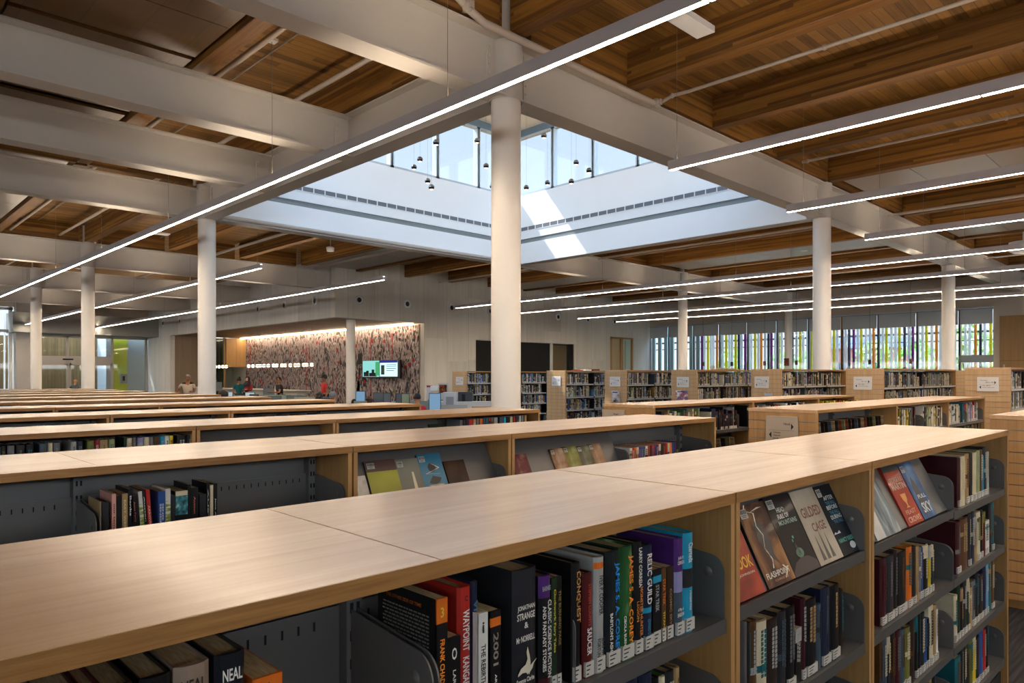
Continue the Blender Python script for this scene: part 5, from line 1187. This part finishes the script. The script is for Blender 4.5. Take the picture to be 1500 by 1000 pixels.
# row of globe pendants above the counter
gx = [364.3, 370.5, 377, 381, 386.6, 393, 400.8, 405.3, 413, 417.5, 425.3, 432.7, 437, 445, 449, 456.6, 311.5, 315.5, 321, 326.5, 331.3]; gx.sort()
for i, px in enumerate(gx):
    p = inv(px, 535.4, X=15.4)
    t = thing('globe_lamp', 'small glowing globe lamp over the counter, %s from the left' % ORD[i+1], 'pendant light', (15.4, p.y, 2.12), 'globe lamps over the service counter')
    MB().ball((0, 0, 0), .085, n=14, k=8).build('globe', emit('globe_glow', 'fff0d8', 1.6), t); MB().lathe([(.087, -.02), (.087, .02)], 14).build('brass_band', plain('brass', '8c6a34', .25, metal=1), t)
    MB().tube([(0, 0, .08), (0, 0, 1.7)], .004, 5).build('cord', WIRE, t)

# ================================================================ computer area
SCR = emit('screen_grey', '9fb0b4', .55); SCB = emit('screen_blue', '6f90ac', .55); NAVYP = plain('monitor_back', '232a33', .4)
def monitor(px, py, D, lab, w=.5, h=.32, rz=0., face=None, pole=True):
    p = inv(px, py, D=D); t = thing('monitor', lab, 'monitor', (p.x, p.y, 0), None, R(45.7-90)+rz); z = p.z
    MB().box(-w/2, w/2, 0, .035, z-h, z, c=.004).build('casing', NAVYP, t)
    MB().box(-w/2+.015, w/2-.015, -.003, 0, z-h+.02, z-.015).build('display', face or plain('monitor_face', '5c6264', .35), t)
    MB().box(-.03, .03, .03, .08, .74, z-h*.4).box(-.12, .12, -.03, .14, .72, .74).build('stand', DARKM, t)
    return t
def desk(px, D, lab, w=1.5, rz=0.):
    p = inv(px, 600, D=D); t = thing('desk', lab, 'desk', (p.x, p.y, 0), None, R(45.7-90)+rz)
    MB().box(-w/2, w/2, -.35, .4, .69, .72, c=.003).build('desk_top', DESKW, t)
    for a in (-w/2+.05, w/2-.05):
        MB().box(a-.02, a+.02, -.3, .35, 0, .69).build('leg', ALU, t)
    MB().box(-w/2, w/2, .4, .425, .5, 1.02).build('privacy_screen', plain('sage_screen', '7f8c80', .6), t)
desk(335, 22.5, 'computer desk left of the woman in teal', 1.15); desk(395, 23, 'computer desk in front of the service counter staff', 1.15); desk(450, 21, 'computer desk near the man wearing headphones', 1.0)
desk(540, 17.5, 'computer desk beside the white column by the mural', .9); desk(597, 17.5, 'computer desk of the boy in the red shirt', .9); desk(648, 18.5, 'computer desk next to the white printer', .85)
monitor(336, 573.5, 22.2, 'pale backed monitor left of the teal shirt', .22, .3, face=SCR)
monitor(366, 574, 22, 'grey topped monitor under the woman in the headscarf', .3, .2, face=SCR)
monitor(372, 577, 20.5, 'low monitor in front of the headscarf woman', .26, .2)
monitor(320, 559, 34, 'black monitor standing on the service counter', .35, .45)
monitor(394, 568, 28, 'dark monitor left of the man in the tie', .45, .4)
monitor(402, 579.5, 22, 'navy backed monitor below the man in the tie', .42, .25)
monitor(431, 579, 23, 'low wide monitor right of the man in the tie', .5, .2)
monitor(442, 579.5, 22, 'second low monitor right of the man in the tie', .3, .2)
monitor(480, 581.5, 19, 'monitor between headphones man and grey haired man', .35, .3)
monitor(528, 572.5, 18, 'lit blue grey monitor beside the man in the black top', .25, .3, face=SCB)
monitor(554.5, 574.5, 17, 'grey monitor left of the boy in red, first of two', .25, .33)
monitor(567, 575, 16.8, 'grey monitor left of the boy in red, closer to him', .18, .3)
monitor(594, 576, 17, 'sage faced monitor just left of the boy in red', .2, .3, face=plain('sage_face', '8d9a7c', .4))
monitor(584.5, 576, 17.4, 'dark monitor behind the sage faced one', .16, .28)
monitor(637, 575.5, 16.5, 'upright monitor with a lit bluish display right of the boy', .28, .42, face=SCB)
def boxthing(name, px, py, D, w, h, d, mats, lab, cat, z0=.73, extra=None):
    p = inv(px, py, D=D); t = thing(name, lab, cat, (p.x, p.y, z0), None, R(45.7-90)); H = p.z-z0
    MB().box(-w/2, w/2, 0, d, 0, H, c=.006).build('casing', mats[0], t)
    if extra: MB().box(-w/2*extra[0], w/2*extra[0], -.004, 0, H*extra[1], H*extra[2]).build('front_panel', mats[1], t)
    return t
boxthing('computer_tower', 659, 574.5, 17, .33, 0, .4, [plain('tower_white', 'bcbcbc', .4), plain('tower_grille', '8a8c8e', .5)], 'white computer tower with grey grille', 'computer', extra=(.55, .35, .8))
boxthing('printer', 679, 574, 17.5, .42, 0, .4, [plain('printer_dark', '2c3036', .4), DARKM], 'dark printer right of the white tower', 'printer', extra=(.2, .4, .9))
boxthing('label_printer', 636, 565, 19, .2, 0, .2, [plain('white_plastic', 'd2d2d2', .4), DARKM], 'small white box device behind the lit monitor', 'device', z0=1.25)
boxthing('poster_stand', 649, 561, 20, .28, 0, .03, [plain('poster_board', 'c0beb8', .5), noisemix('poster_pic', [(.4, '3a1a10'), (.6, 'a04a1e'), (.8, 'd8b04a')], (10, 1, 10), 3, .5)], 'white framed poster with a warm picture behind the printers', 'poster', z0=.9, extra=(.75, .5, .92))
boxthing('leaflet_stand', 629, 563.5, 20, .17, 0, .05, [plain('leaflet_white', 'c9c4c0', .5), plain('leaflet_red', '93262a', .5)], 'red and white leaflet stand left of the poster', 'leaflet', z0=.9, extra=(.9, .86, .97))
# white desk just behind the third row
t = thing('reference_desk', 'white reference desk with oak end behind the third row', 'desk', (10.0, 12.4, 0)); p1 = inv(636, 588, D=17); p2 = inv(723, 587, D=17.3)
t.location = (p1.x, p1.y, 0); t.rotation_euler = (0, 0, R(45.7-90)); Wd = (p2-p1).length
MB().box(0, Wd, 0, .05, .3, 1.03, c=.004).box(0, Wd, .05, .75, .98, 1.02).build('counter_top', DESKW, t); MB().box(.05, Wd*.55, -.01, 0, .6, .96).build('front_panel', plain('desk_speckle', 'a9a49c', .6, var=.15, scale=60), t)
MB().box(Wd*.62, Wd, -.02, 0, .5, .92).build('oak_end', OAK_SIDE, t); MB().box(Wd*.78, Wd*.98, -.03, -.02, .6, .84).build('dark_opening', DARKM, t)

# ================================================================ people
SK = {'light': plain('skin_light', 'c08a6a', .5), 'mid': plain('skin_mid', '8d5a3c', .5), 'dark': plain('skin_dark', '4a2c1e', .5)}
HAIRB = plain('hair_black', '0e0c0c', .6, bump=.6, scale=300); HAIRG = plain('hair_grey', '77787c', .6, bump=.5, scale=300); HAIRBR = plain('hair_dark_brown', '1f1512', .6, bump=.5, scale=300)
def skin(name, pts, edges, radii, mat, parent, root=0, sub=1):
    me = bpy.data.meshes.new(name); me.from_pydata([tuple(p) for p in pts], edges, []); me.materials.append(mat)
    o = bpy.data.objects.new(name, me); COL.objects.link(o); o.parent = parent
    o.modifiers.new('skin', 'SKIN'); o.modifiers['skin'].use_smooth_shade = True
    if not me.skin_vertices: me.attributes.new if False else None
    with bpy.context.temp_override(object=o, active_object=o): pass
    lay = me.skin_vertices[0] if me.skin_vertices else None
    if lay:
        for i, r in enumerate(radii):
            lay.data[i].radius = r if isinstance(r, tuple) else (r, r); lay.data[i].use_root = (i == root)
    m = o.modifiers.new('sub', 'SUBSURF'); m.levels = sub; m.render_levels = sub
    return o, lay is not None
def person(loc, face, lab, shirt, trousers, skin_k, hair, height=1.72, seated=False, arms=('down', 'down'), headturn=0., extras=(), sleeves='short', lean=0., bulk=1.):
    """faces local -Y; face = rotation about Z; lengths as fractions of a 1.72 m figure"""
    s = height/1.72; t = thing('person', lab, 'person', loc, None, face); S_ = SK[skin_k]
    hip = .93 if not seated else .50
    P = []; E = []; Rr = []
    def v(x, y, z, r): P.append((x*s, y*s, z*s)); Rr.append((r[0]*s, r[1]*s) if isinstance(r, tuple) else r*s); return len(P)-1
    ly = -lean
    pel = v(0, 0, hip, .115*bulk); wa = v(0, ly*.3, hip+.15, .105*bulk); ch = v(0, ly*.7, hip+.33, .12*bulk); nk = v(0, ly, hip+.49, .055); hb = v(0, ly-.005, hip+.565, .052)
    hx = math.sin(headturn)*.02
    h1 = v(hx*0, ly-.015, hip+.62, .078); h2 = v(0, ly-.005, hip+.70, .088); h3 = v(0, ly, hip+.76, .06)
    nose = v(math.sin(headturn)*.105, ly-math.cos(headturn)*.105, hip+.655, .011); 
    E += [(pel, wa), (wa, ch), (ch, nk), (nk, hb), (hb, h1), (h1, h2), (h2, h3), (h1, nose)]
    for sx in (-1, 1):
        er = v(sx*.085*math.cos(headturn), ly-sx*.085*math.sin(headturn)*-1*0, hip+.66, .016); E.append((h2, er))
    hands = []
    for sx, a in ((-1, arms[0]), (1, arms[1])):
        sh = v(sx*.17*bulk, ly*.9, hip+.44, .052)
        if a == 'down': el = (sx*.24, .03+ly*.6, hip+.15); wr = (sx*.25, -.06+ly*.4, hip-.09)
        elif a == 'hip': el = (sx*.36, .06, hip+.18); wr = (sx*.19, -.02, hip+.02)
        elif a == 'fwd': el = (sx*.22, -.08+ly, hip+.17); wr = (sx*.12, -.32+ly, hip+.18)
        elif a == 'cross': el = (sx*.25, -.05+ly, hip+.17); wr = (-sx*.04, -.22+ly, hip+.2)
        elif a == 'desk': el = (sx*.22, -.05+ly, hip+.2); wr = (sx*.16, -.3+ly, hip+.2)
        e = v(*el, .038); w_ = v(*wr, .026); E += [(ch, sh), (sh, e), (e, w_)]
        d = (Vector(wr)-Vector(el)).normalized(); pa = Vector(wr)+d*.05; p_ = v(*pa, (.034, .02)); E.append((w_, p_))
        sd = Vector((1, 0, 0)) if abs(d.x) < .7 else Vector((0, 1, 0)); sd = (sd-d*sd.dot(d)).normalized(); nn = d.cross(sd)
        for k, (off, ln) in enumerate(((-.026, .062), (-.009, .075), (.009, .072), (.026, .056))):
            a1 = pa+sd*off+d*.03; a2 = a1+d*ln*.5+nn*.004; a3 = a1+d*ln+nn*.014
            i1 = v(*a1, .0095); i2 = v(*a2, .009); i3 = v(*a3, .0075); E += [(p_, i1), (i1, i2), (i2, i3)]
        th0 = Vector(wr)+d*.03+sd*(-sx*.035); th1 = th0+d*.04+sd*(-sx*.02); i1 = v(*th0, .011); i2 = v(*th1, .009); E += [(w_, i1), (i1, i2)]
    lg = []
    for sx in (-1, 1):
        h_ = v(sx*.09, 0, hip-.03, .085)
        if seated: kn = v(sx*.11, -.42, hip+.0, .06); an = v(sx*.11, -.40, .09, .04); ft = v(sx*.11, -.55, .035, .035)
        else: kn = v(sx*.10, -.015, .49, .058); an = v(sx*.10, .01, .09, .038); ft = v(sx*.11, -.13, .035, .036)
        E += [(pel, h_), (h_, kn), (kn, an), (an, ft)]; lg.append((h_, kn, an))
    body, ok = skin('body', P, E, Rr, S_, t)
    # shirt and trousers as slightly larger skins over the same joints
    def sub(idx, edges, grow, name, mat):
        mp = {j: i for i, j in enumerate(idx)}
        skin(name, [P[j] for j in idx], [(mp[a], mp[b]) for a, b in edges], [(Rr[j] if not isinstance(Rr[j], tuple) else Rr[j][0])+grow for j in idx], mat, t)
    P2 = list(P); shs = [i for i in range(len(P)) if any(abs(P[i][0]-sx*.17*bulk*s) < 1e-6 and abs(P[i][2]-(hip+.44)*s) < 1e-6 for sx in (-1, 1))]
    idx = [pel, wa, ch, nk]; ed = [(pel, wa), (wa, ch), (ch, nk)]
    for sh in shs:
        e = sh+1; w_ = sh+2
        if sleeves == 'long': idx += [sh, e, w_]; ed += [(ch, sh), (sh, e), (e, w_)]
        else:
            P.append(tuple((Vector(P[sh])*.4+Vector(P[e])*.6))); Rr.append(.045*s); m_ = len(P)-1; idx += [sh, m_]; ed += [(ch, sh), (sh, m_)]
    sub(idx, ed, .017, 'shirt', shirt)
    idx = [pel]; ed = []
    for a, b, c in lg: idx += [a, b, c]; ed += [(pel, a), (a, b), (b, c)]
    sub(idx, ed, .014, 'trousers', trousers)
    hc = Vector((0, ly+.005, hip+.70))*1.
    hc = Vector((0, (ly+.008)*s, (hip+.705)*s))
    hs = MB()
    if hair is not None:
        n = 14; vs = []; fs = []; k = 8
        for i in range(k+1):
            th = PI*.62*i/k
            for j in range(n):
                a = 2*PI*j/n; front = max(0, math.cos(a+PI/2+headturn))   # face side raised
                tt = th*(1-.45*front); vs.append((hc.x+.098*s*math.sin(tt)*math.cos(a), hc.y+.108*s*math.sin(tt)*math.sin(a), hc.z-.005+.105*s*math.cos(tt)))
        for i in range(k):
            for j in range(n): fs.append((i*n+j, i*n+(j+1) % n, (i+1)*n+(j+1) % n, (i+1)*n+j))
        hs.add(vs, fs, 0, True); hs.build('hair', hair, t)
    f = Vector((math.sin(headturn), -math.cos(headturn), 0)); r_ = Vector((math.cos(headturn), math.sin(headturn), 0))
    q = MB(); c0 = Vector((0, ly*s, (hip+.685)*s))
    for sx in (-1, 1): q.ball(tuple(c0+f*.083*s+r_*sx*.03*s), .011*s, n=8, k=5)
    q.build('eyes', plain('eye_dark', '15100e', .3), t)
    q = MB(); c1 = Vector((0, ly*s, (hip+.622)*s)); q.ball(tuple(c1+f*.082*s), .018*s, n=8, k=5, sz=.35); q.build('mouth', plain('lips', '7a3a34', .5), t)
    for nm, fn, mt in extras:
        q = MB(); fn(q, s, hip, ly, f, r_, hc); q.build(nm, mt, t)
    return t
CLOTH = lambda n, c, v=.08: plain(n, c, .8, var=v, scale=40)
JEANS = CLOTH('trousers_dark', '1c2230'); DARKTR = CLOTH('trousers_black', '141416')
def headphones(q, s, hip, ly, f, r_, hc):
    pts = [tuple(hc+r_*.105*s*math.cos(PI*j/10)+Vector((0, 0, .12*s*math.sin(PI*j/10)))) for j in range(11)]; q.tube(pts, .014*s, 8)
    for sx in (-1, 1): q.ball(tuple(hc+r_*sx*.1*s+Vector((0, 0, -.03*s))), .04*s, n=10, k=6)
def cap(q, s, hip, ly, f, r_, hc):
    q.lathe([(.001, .125*s), (.06*s, .115*s), (.1*s, .07*s), (.112*s, .0)], 16, tuple(hc))
    c = hc+f*.12*s; M = Matrix.Translation(c) @ Matrix.Rotation(math.atan2(f.y, f.x), 4, 'Z'); q.box(-.03*s, .09*s, -.07*s, .07*s, -.005, .012, M=M)
def scarf(q, s, hip, ly, f, r_, hc):
    n = 14; vs = []; fs = []
    prof = [(.001, .12), (.07, .105), (.112, .04), (.118, -.04), (.105, -.1), (.13, -.17), (.2, -.27), (.17, -.36)]
    for r, z in prof:
        for j in range(n):
            a = 2*PI*j/n; d = Vector((math.cos(a), math.sin(a), 0)); fr = max(0, d.dot(f)); k = r*(1-.22*fr*(1 if -.12 < z < .05 else 0)); vs.append(tuple(hc+d*k*s+Vector((0, 0, z*s))))
    for i in range(len(prof)-1):
        for j in range(n):
            a = 2*PI*(j+.5)/n; d = Vector((math.cos(a), math.sin(a), 0))
            if 2 <= i <= 3 and d.dot(f) > .72: continue
            fs.append((i*n+j, i*n+(j+1) % n, (i+1)*n+(j+1) % n, (i+1)*n+j))
    q.add(vs, fs, 0, True)
def tie(q, s, hip, ly, f, r_, hc):
    c = Vector((0, ly-.142*s, (hip+.42)*s)); q.prism([(-.015, 0), (.015, 0), (.03, -.28), (0, -.32), (-.03, -.28)], c.y-.012, c.y-.004, 'y'); q.v = [(a, b, z+c.z) if i >= 0 else 0 for i, (a, b, z) in enumerate(q.v)]
def lanyard(q, s, hip, ly, f, r_, hc):
    c = (hip+.46)*s; q.tube([(-.05*s, -.09, c), (-.02, -.145, c-.14), (0, -.15, c-.2), (.02, -.145, c-.14), (.05*s, -.09, c)], .005, 6)
def yokes(q, s, hip, ly, f, r_, hc):
    for sx in (-1, 1): q.tube([(sx*.08*s, -.06, (hip+.5)*s), (sx*.17*s, -.02, (hip+.47)*s), (sx*.215*s, 0, (hip+.36)*s)], .035*s, 8)
def put(px, D, zbase=0.): p = inv(px, 560, D=D); return (p.x, p.y, zbase)
VIEW = R(45.7-90)      # rotation that makes a figure face the camera
person(put(275, 25.5), VIEW+R(25), 'grey haired man in a cream polo with black shoulders, hand on hip', CLOTH('polo_cream', 'a89a88'), JEANS, 'mid', HAIRG, 1.68, arms=('hip', 'fwd'), headturn=.4, extras=[('shoulder_yokes', yokes, CLOTH('black_trim', '151515'))], bulk=1.18)
person(put(110.5, 33.5), VIEW+PI, 'man in a grey short sleeved shirt walking towards the entrance doors', CLOTH('shirt_grey', '4d565a', .25), JEANS, 'light', None, 1.5, arms=('down', 'hip'))
person(put(350, 29.5), VIEW+R(215), 'woman in a teal patterned top with dark hair tied up', noisemix('teal_print', [(.35, '083a42'), (.6, '14646c'), (.8, '3f8f92')], (60, 60, 60), 2, .8), JEANS, 'mid', HAIRBR, 1.56, arms=('fwd', 'down'), headturn=.3, extras=[('hair_bun', lambda q, s, hip, ly, f, r_, hc: q.ball(tuple(hc-f*.06*s+Vector((0, 0, .11*s))), .045*s), HAIRBR)], bulk=1.1)
person(put(362.5, 31), VIEW-R(10), 'woman in a dark purple headscarf and red top facing the teal one', CLOTH('top_red', '8e2222'), DARKTR, 'light', None, 1.6, arms=('cross', 'cross'), headturn=-.3, sleeves='long', extras=[('headscarf', scarf, CLOTH('scarf_purple', '261c2c'))])
person(put(411, 27), VIEW-R(45), 'man in a black short sleeved shirt and white tie looking down', CLOTH('shirt_black', '17191f'), DARKTR, 'mid', HAIRB, 1.6, arms=('fwd', 'fwd'), headturn=-.3, lean=.08, extras=[('tie', tie, CLOTH('tie_white', 'c9c6c0'))])
person(put(475, 26.5), VIEW-R(55), 'man in a red T-shirt and black cap seen from the side', CLOTH('tee_red', 'b82c30'), JEANS, 'mid', HAIRB, 1.66, arms=('down', 'down'), extras=[('cap', cap, CLOTH('cap_black', '151518'))])
person(put(315, 36), VIEW, 'person with a pale face and white shirt half hidden behind the counter monitor', CLOTH('shirt_pale', 'b5a8a2'), DARKTR, 'light', HAIRB, 1.5)
def seated(px, D, ztop, rz, lab, shirt, sk, hair, **k):
    p = put(px, D); top = ztop; sc = top/1.27*1.0*1.72/1.72; return person(p, rz, lab, shirt, JEANS, sk, hair, 1.72*top/1.30, seated=True, arms=('desk', 'desk'), **k)
AFRO = lambda q, s, hip, ly, f, r_, hc: q.ball(tuple(hc+Vector((0, 0, .03*s))-f*.02), .15*s, n=14, k=10)
seated(327.5, 19.5, 1.2, VIEW+PI, 'seated person of whom only bushy dark hair shows over the shelves', CLOTH('top_dark', '22252c'), 'dark', HAIRBR, extras=[('bushy_hair', AFRO, HAIRBR)])
seated(467, 18.5, 1.22, VIEW-R(60), 'seated man with dark hair wearing headphones', CLOTH('top_navy', '1a2030'), 'dark', HAIRB, extras=[('headphones', headphones, plain('headphone_shell', '1c1e26', .3))])
seated(487.5, 18.2, 1.25, VIEW+PI, 'seated grey haired person in a patterned top, seen from behind', noisemix('pattern_top', [(.4, '6a5c54'), (.6, 'a8948a')], (40, 40, 40), 3, .8), 'light', HAIRG)
seated(541, 16.5, 1.22, VIEW+PI-R(35), 'seated man in a black top with a shaved head', CLOTH('top_black', '121214'), 'dark', None, bulk=1.15)
seated(519, 18.5, 1.05, VIEW+PI, 'seated person in a navy jacket beside the white column', CLOTH('jacket_navy', '18224a'), 'dark', HAIRB, sleeves='long')
seated(611, 16.6, 1.245, VIEW+PI, 'seated boy with black hair in a bright red shirt', CLOTH('shirt_scarlet', 'c4253a'), 'light', HAIRB)
seated(444, 22, 1.02, VIEW+PI, 'seated person bent low in a black chair behind the staff man', CLOTH('top_black2', '16161a'), 'dark', HAIRB)
# ================================================================ outside
FC = {'white': 'f2f4f5', 'yellow': 'e6dc2c', 'orange': 'eeb042', 'magenta': '9c2c9c', 'slate blue': '56657c', 'pale green': 'b7d2c4'}
def finmat(c):
    k = 'fin_'+c
    if k in MATS: return MATS[k]
    m, nt, b = _new(k); b.inputs['Base Color'].default_value = (*lin(FC[c]), 1); b.inputs['Roughness'].default_value = .4
    tr = nt.nodes.new('ShaderNodeBsdfTranslucent'); tr.inputs[0].default_value = (*lin(FC[c]), 1); mx = nt.nodes.new('ShaderNodeMixShader'); mx.inputs[0].default_value = .7
    nt.links.new(b.outputs[0], mx.inputs[1]); nt.links.new(tr.outputs[0], mx.inputs[2]); nt.links.new(mx.outputs[0], nt.nodes['Material Output'].inputs[0]); return m
seq = ['white', 'yellow', 'white', 'slate blue', 'orange', 'white', 'white', 'yellow', 'white', 'magenta', 'slate blue', 'white', 'orange', 'white', 'yellow', 'white', 'white', 'magenta', 'white', 'slate blue', 'yellow', 'white']
y = 7.3; i = 0; cn = {}
while y < 21.2:
    c = seq[i % len(seq)]; cn[c] = cn.get(c, 0)+1
    o = MB().box(0, .14, 0, .075, -.04, 4.6).build('sunshade_fin', finmat(c)); o.location = (35.45, y, 0)
    tag(o, '%s vertical sunshade fin outside the far windows, %s of its colour from the right' % (c, ORD[min(cn[c], 50)]), 'fin', 'coloured sunshade fins outside the far windows'); i += 1; y += .185+.03*((i*7) % 3-1)
j = 0
while y < 25.5:
    o = MB().box(0, .12, 0, .2, -.04, 4.6).build('sunshade_fin', plain('fin_glassy', 'a9c3c0', .3)); o.location = (35.45, y, 0); j += 1
    tag(o, 'wide pale green fin outside the far windows, %s from the right' % ORD[j], 'fin', 'coloured sunshade fins outside the far windows'); y += .42
t = thing('fin_rail', 'dark steel rail carrying the coloured fins', 'rail', (35.7, 7, 3.5)); MB().box(0, .06, 0, 18.5, 0, .08).box(0, .06, 0, 18.5, -.35, -.31).build('rail', plain('rail_steel', '4c5660', .5), t)
FOL = noisemix('foliage', [(.35, '6a9a48'), (.5, 'a4c870'), (.62, 'e6f0bc')], (1.6, 1.6, 1.6), 6, .8, obj=False)
def shrub(x, y, r, h, lab, seed):
    t = thing('shrub', lab, 'shrub', (x, y, -.04)); rd = random.Random(seed); q = MB()
    for k in range(420):
        a = rd.uniform(0, 2*PI); b = math.acos(rd.uniform(-1, 1)); rr = r*rd.uniform(.6, 1); c = Vector((rr*math.sin(b)*math.cos(a), rr*math.sin(b)*math.sin(a), h*.6+h*.42*math.cos(b)*rd.uniform(.7, 1)))
        s = rd.uniform(.09, .2); e = Euler((rd.uniform(0, 6), rd.uniform(0, 6), rd.uniform(0, 6))).to_matrix()
        q.add([c+e @ Vector(p)*s for p in ((-1, 0, 0), (0, -.5, .1), (1, 0, 0), (0, .5, .1))], [(0, 1, 2, 3)])
    q.build('leaves', FOL, t); MB().tube([(0, 0, 0), (0, 0, h*.6)], .06, 8).tube([(0, 0, h*.2), (r*.3, 0, h*.6)], .03, 6).tube([(0, 0, h*.25), (-r*.3, r*.2, h*.65)], .03, 6).build('trunk', bookmat('brown'), t)
for k, (x, y_, r, h) in enumerate([(38.5, 9.0, 1.2, 4.0), (40, 11.6, 1.2, 3.4), (41.5, 14.2, 1.3, 3.6), (40, 17.0, 1.2, 3.0), (42, 19.6, 1.1, 3.2), (41, 22.4, 1.2, 3.4), (39, 6.2, 1.1, 3.4)]):
    shrub(x, y_, r, h, 'leafy green shrub outside the far windows, %s from the right' % ORD[[1, 2, 3, 4, 5, 6, 0][k] + 1 if k < 6 else 1], 50+k)
t = thing('neighbour_building', 'brick and pale building across the street outside the windows', 'building', (52, 16.8, -.04)); MB().box(0, 4, 0, 4.4, 0, 3.6).build('wall', plain('brick_red', '8c5a50', .8, var=.1, scale=6), t); MB().box(-.3, 4.2, -.3, 4.7, 3.6, 4.4).build('roof', plain('roof_slate', '6c7684', .7), t)
for k in range(2): MB().box(-.05, 0, .6+2*k, 1.8+2*k, 1.2, 2.6).build('window', plain('bwin', '35404c', .2), t)
# left outside fins
for k in range(9):
    o = MB().box(0, .06, 0, .14, 0, 5.2).build('sunshade_fin', finmat(['orange', 'slate blue', 'yellow', 'white', 'yellow', 'white', 'orange', 'pale green', 'white'][k])); o.location = (4.3+.36*k, 45.4, 0)
    tag(o, '%s sunshade fin outside the left edge window, %s from the left' % (['orange', 'slate blue', 'yellow', 'white', 'yellow', 'white', 'orange', 'pale green', 'white'][k], ORD[k+1]), 'fin', 'fins outside the left edge window')
shrub(3.0, 50.5, 1.6, 4.6, 'leafy tree outside the left edge window', 77)
# cord pulls hanging before the far windows
for k, (px, py) in enumerate([(1030, 533), (1072, 533), (1120, 532), (1166.5, 531), (1274, 530), (1334, 529)]):
    p = inv(px, py, X=31.5); o = MB().box(-.05, .05, -.05, .05, -.1, .1, c=.01).build('hanging_weight', plain('weight_'+str(k % 3), ['5a1410', '1d1428', '6a3410'][k % 3], .4)); o.location = p
    MB().tube([(0, 0, .1), (0, 0, ZG-p.z)], .006, 5).build('cord', DARKM, o); tag(o, 'small dark weight hanging on a cord before the windows, %s from the left' % ORD[k+1], 'hanging weight', 'hanging weights before the far windows')
o = MB().box(-.06, 0, -.12, .12, -.18, .18, c=.01).build('alarm_box', plain('alarm_red', '6a1c1c', .4)); o.location = (33.2, inv(1152.5, 531, X=33.2).y, 2.3); tag(o, 'dark red alarm box on the thin grey column', 'alarm')
# ================================================================ light, world, camera
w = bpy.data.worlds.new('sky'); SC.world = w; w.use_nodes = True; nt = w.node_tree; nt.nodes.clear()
ou = nt.nodes.new('ShaderNodeOutputWorld'); bg = nt.nodes.new('ShaderNodeBackground'); tc = nt.nodes.new('ShaderNodeTexCoord'); sp = nt.nodes.new('ShaderNodeSeparateXYZ'); cr = nt.nodes.new('ShaderNodeValToRGB')
nt.links.new(tc.outputs['Generated'], sp.inputs[0]); nt.links.new(sp.outputs['Z'], cr.inputs[0]); nt.links.new(cr.outputs[0], bg.inputs[0]); nt.links.new(bg.outputs[0], ou.inputs[0])
e = cr.color_ramp.elements; e[0].position = .0; e[0].color = (*lin('f8f9fa'), 1); e[1].position = .55; e[1].color = (*lin('a2caef'), 1); e2 = e.new(.24); e2.color = (*lin('d8e8f6'), 1)
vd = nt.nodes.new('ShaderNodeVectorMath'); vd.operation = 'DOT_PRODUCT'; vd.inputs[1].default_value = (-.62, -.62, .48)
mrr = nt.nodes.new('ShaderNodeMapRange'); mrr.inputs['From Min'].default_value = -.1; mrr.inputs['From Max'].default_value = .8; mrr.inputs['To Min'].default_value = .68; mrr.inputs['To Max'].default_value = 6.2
nt.links.new(tc.outputs['Generated'], vd.inputs[0]); nt.links.new(vd.outputs['Value'], mrr.inputs['Value']); nt.links.new(mrr.outputs[0], bg.inputs[1])   # sky strength raised behind the camera to brighten skylight and interior
sun = bpy.data.lights.new('sun', 'SUN'); sun.energy = 4.5; sun.angle = R(.6); sun.color = (1, .95, .86)
so = bpy.data.objects.new('sun', sun); COL.objects.link(so)
d = Vector((.42, -1, -1.27)).normalized(); so.rotation_euler = Vector((0, 0, -1)).rotation_difference(d).to_euler(); so.location = (0, 30, 30)
cam = bpy.data.cameras.new('camera'); cam.sensor_width = 36; cam.lens = 1050.2/1500*36; cam.shift_y = 50/1500; cam.clip_start = .05; cam.clip_end = 300
co = bpy.data.objects.new('camera', cam); COL.objects.link(co); co.location = (0, 0, 1.65); co.rotation_euler = (R(90), 0, R(90)-CA-R(90)+0 if False else (math.atan2(SS, CC)-PI/2))
SC.camera = co
SC.view_settings.view_transform = 'Standard'; SC.view_settings.look = 'None'; SC.view_settings.gamma = 1; SC.view_settings.use_curve_mapping = False
SC.view_settings.exposure = 1.08
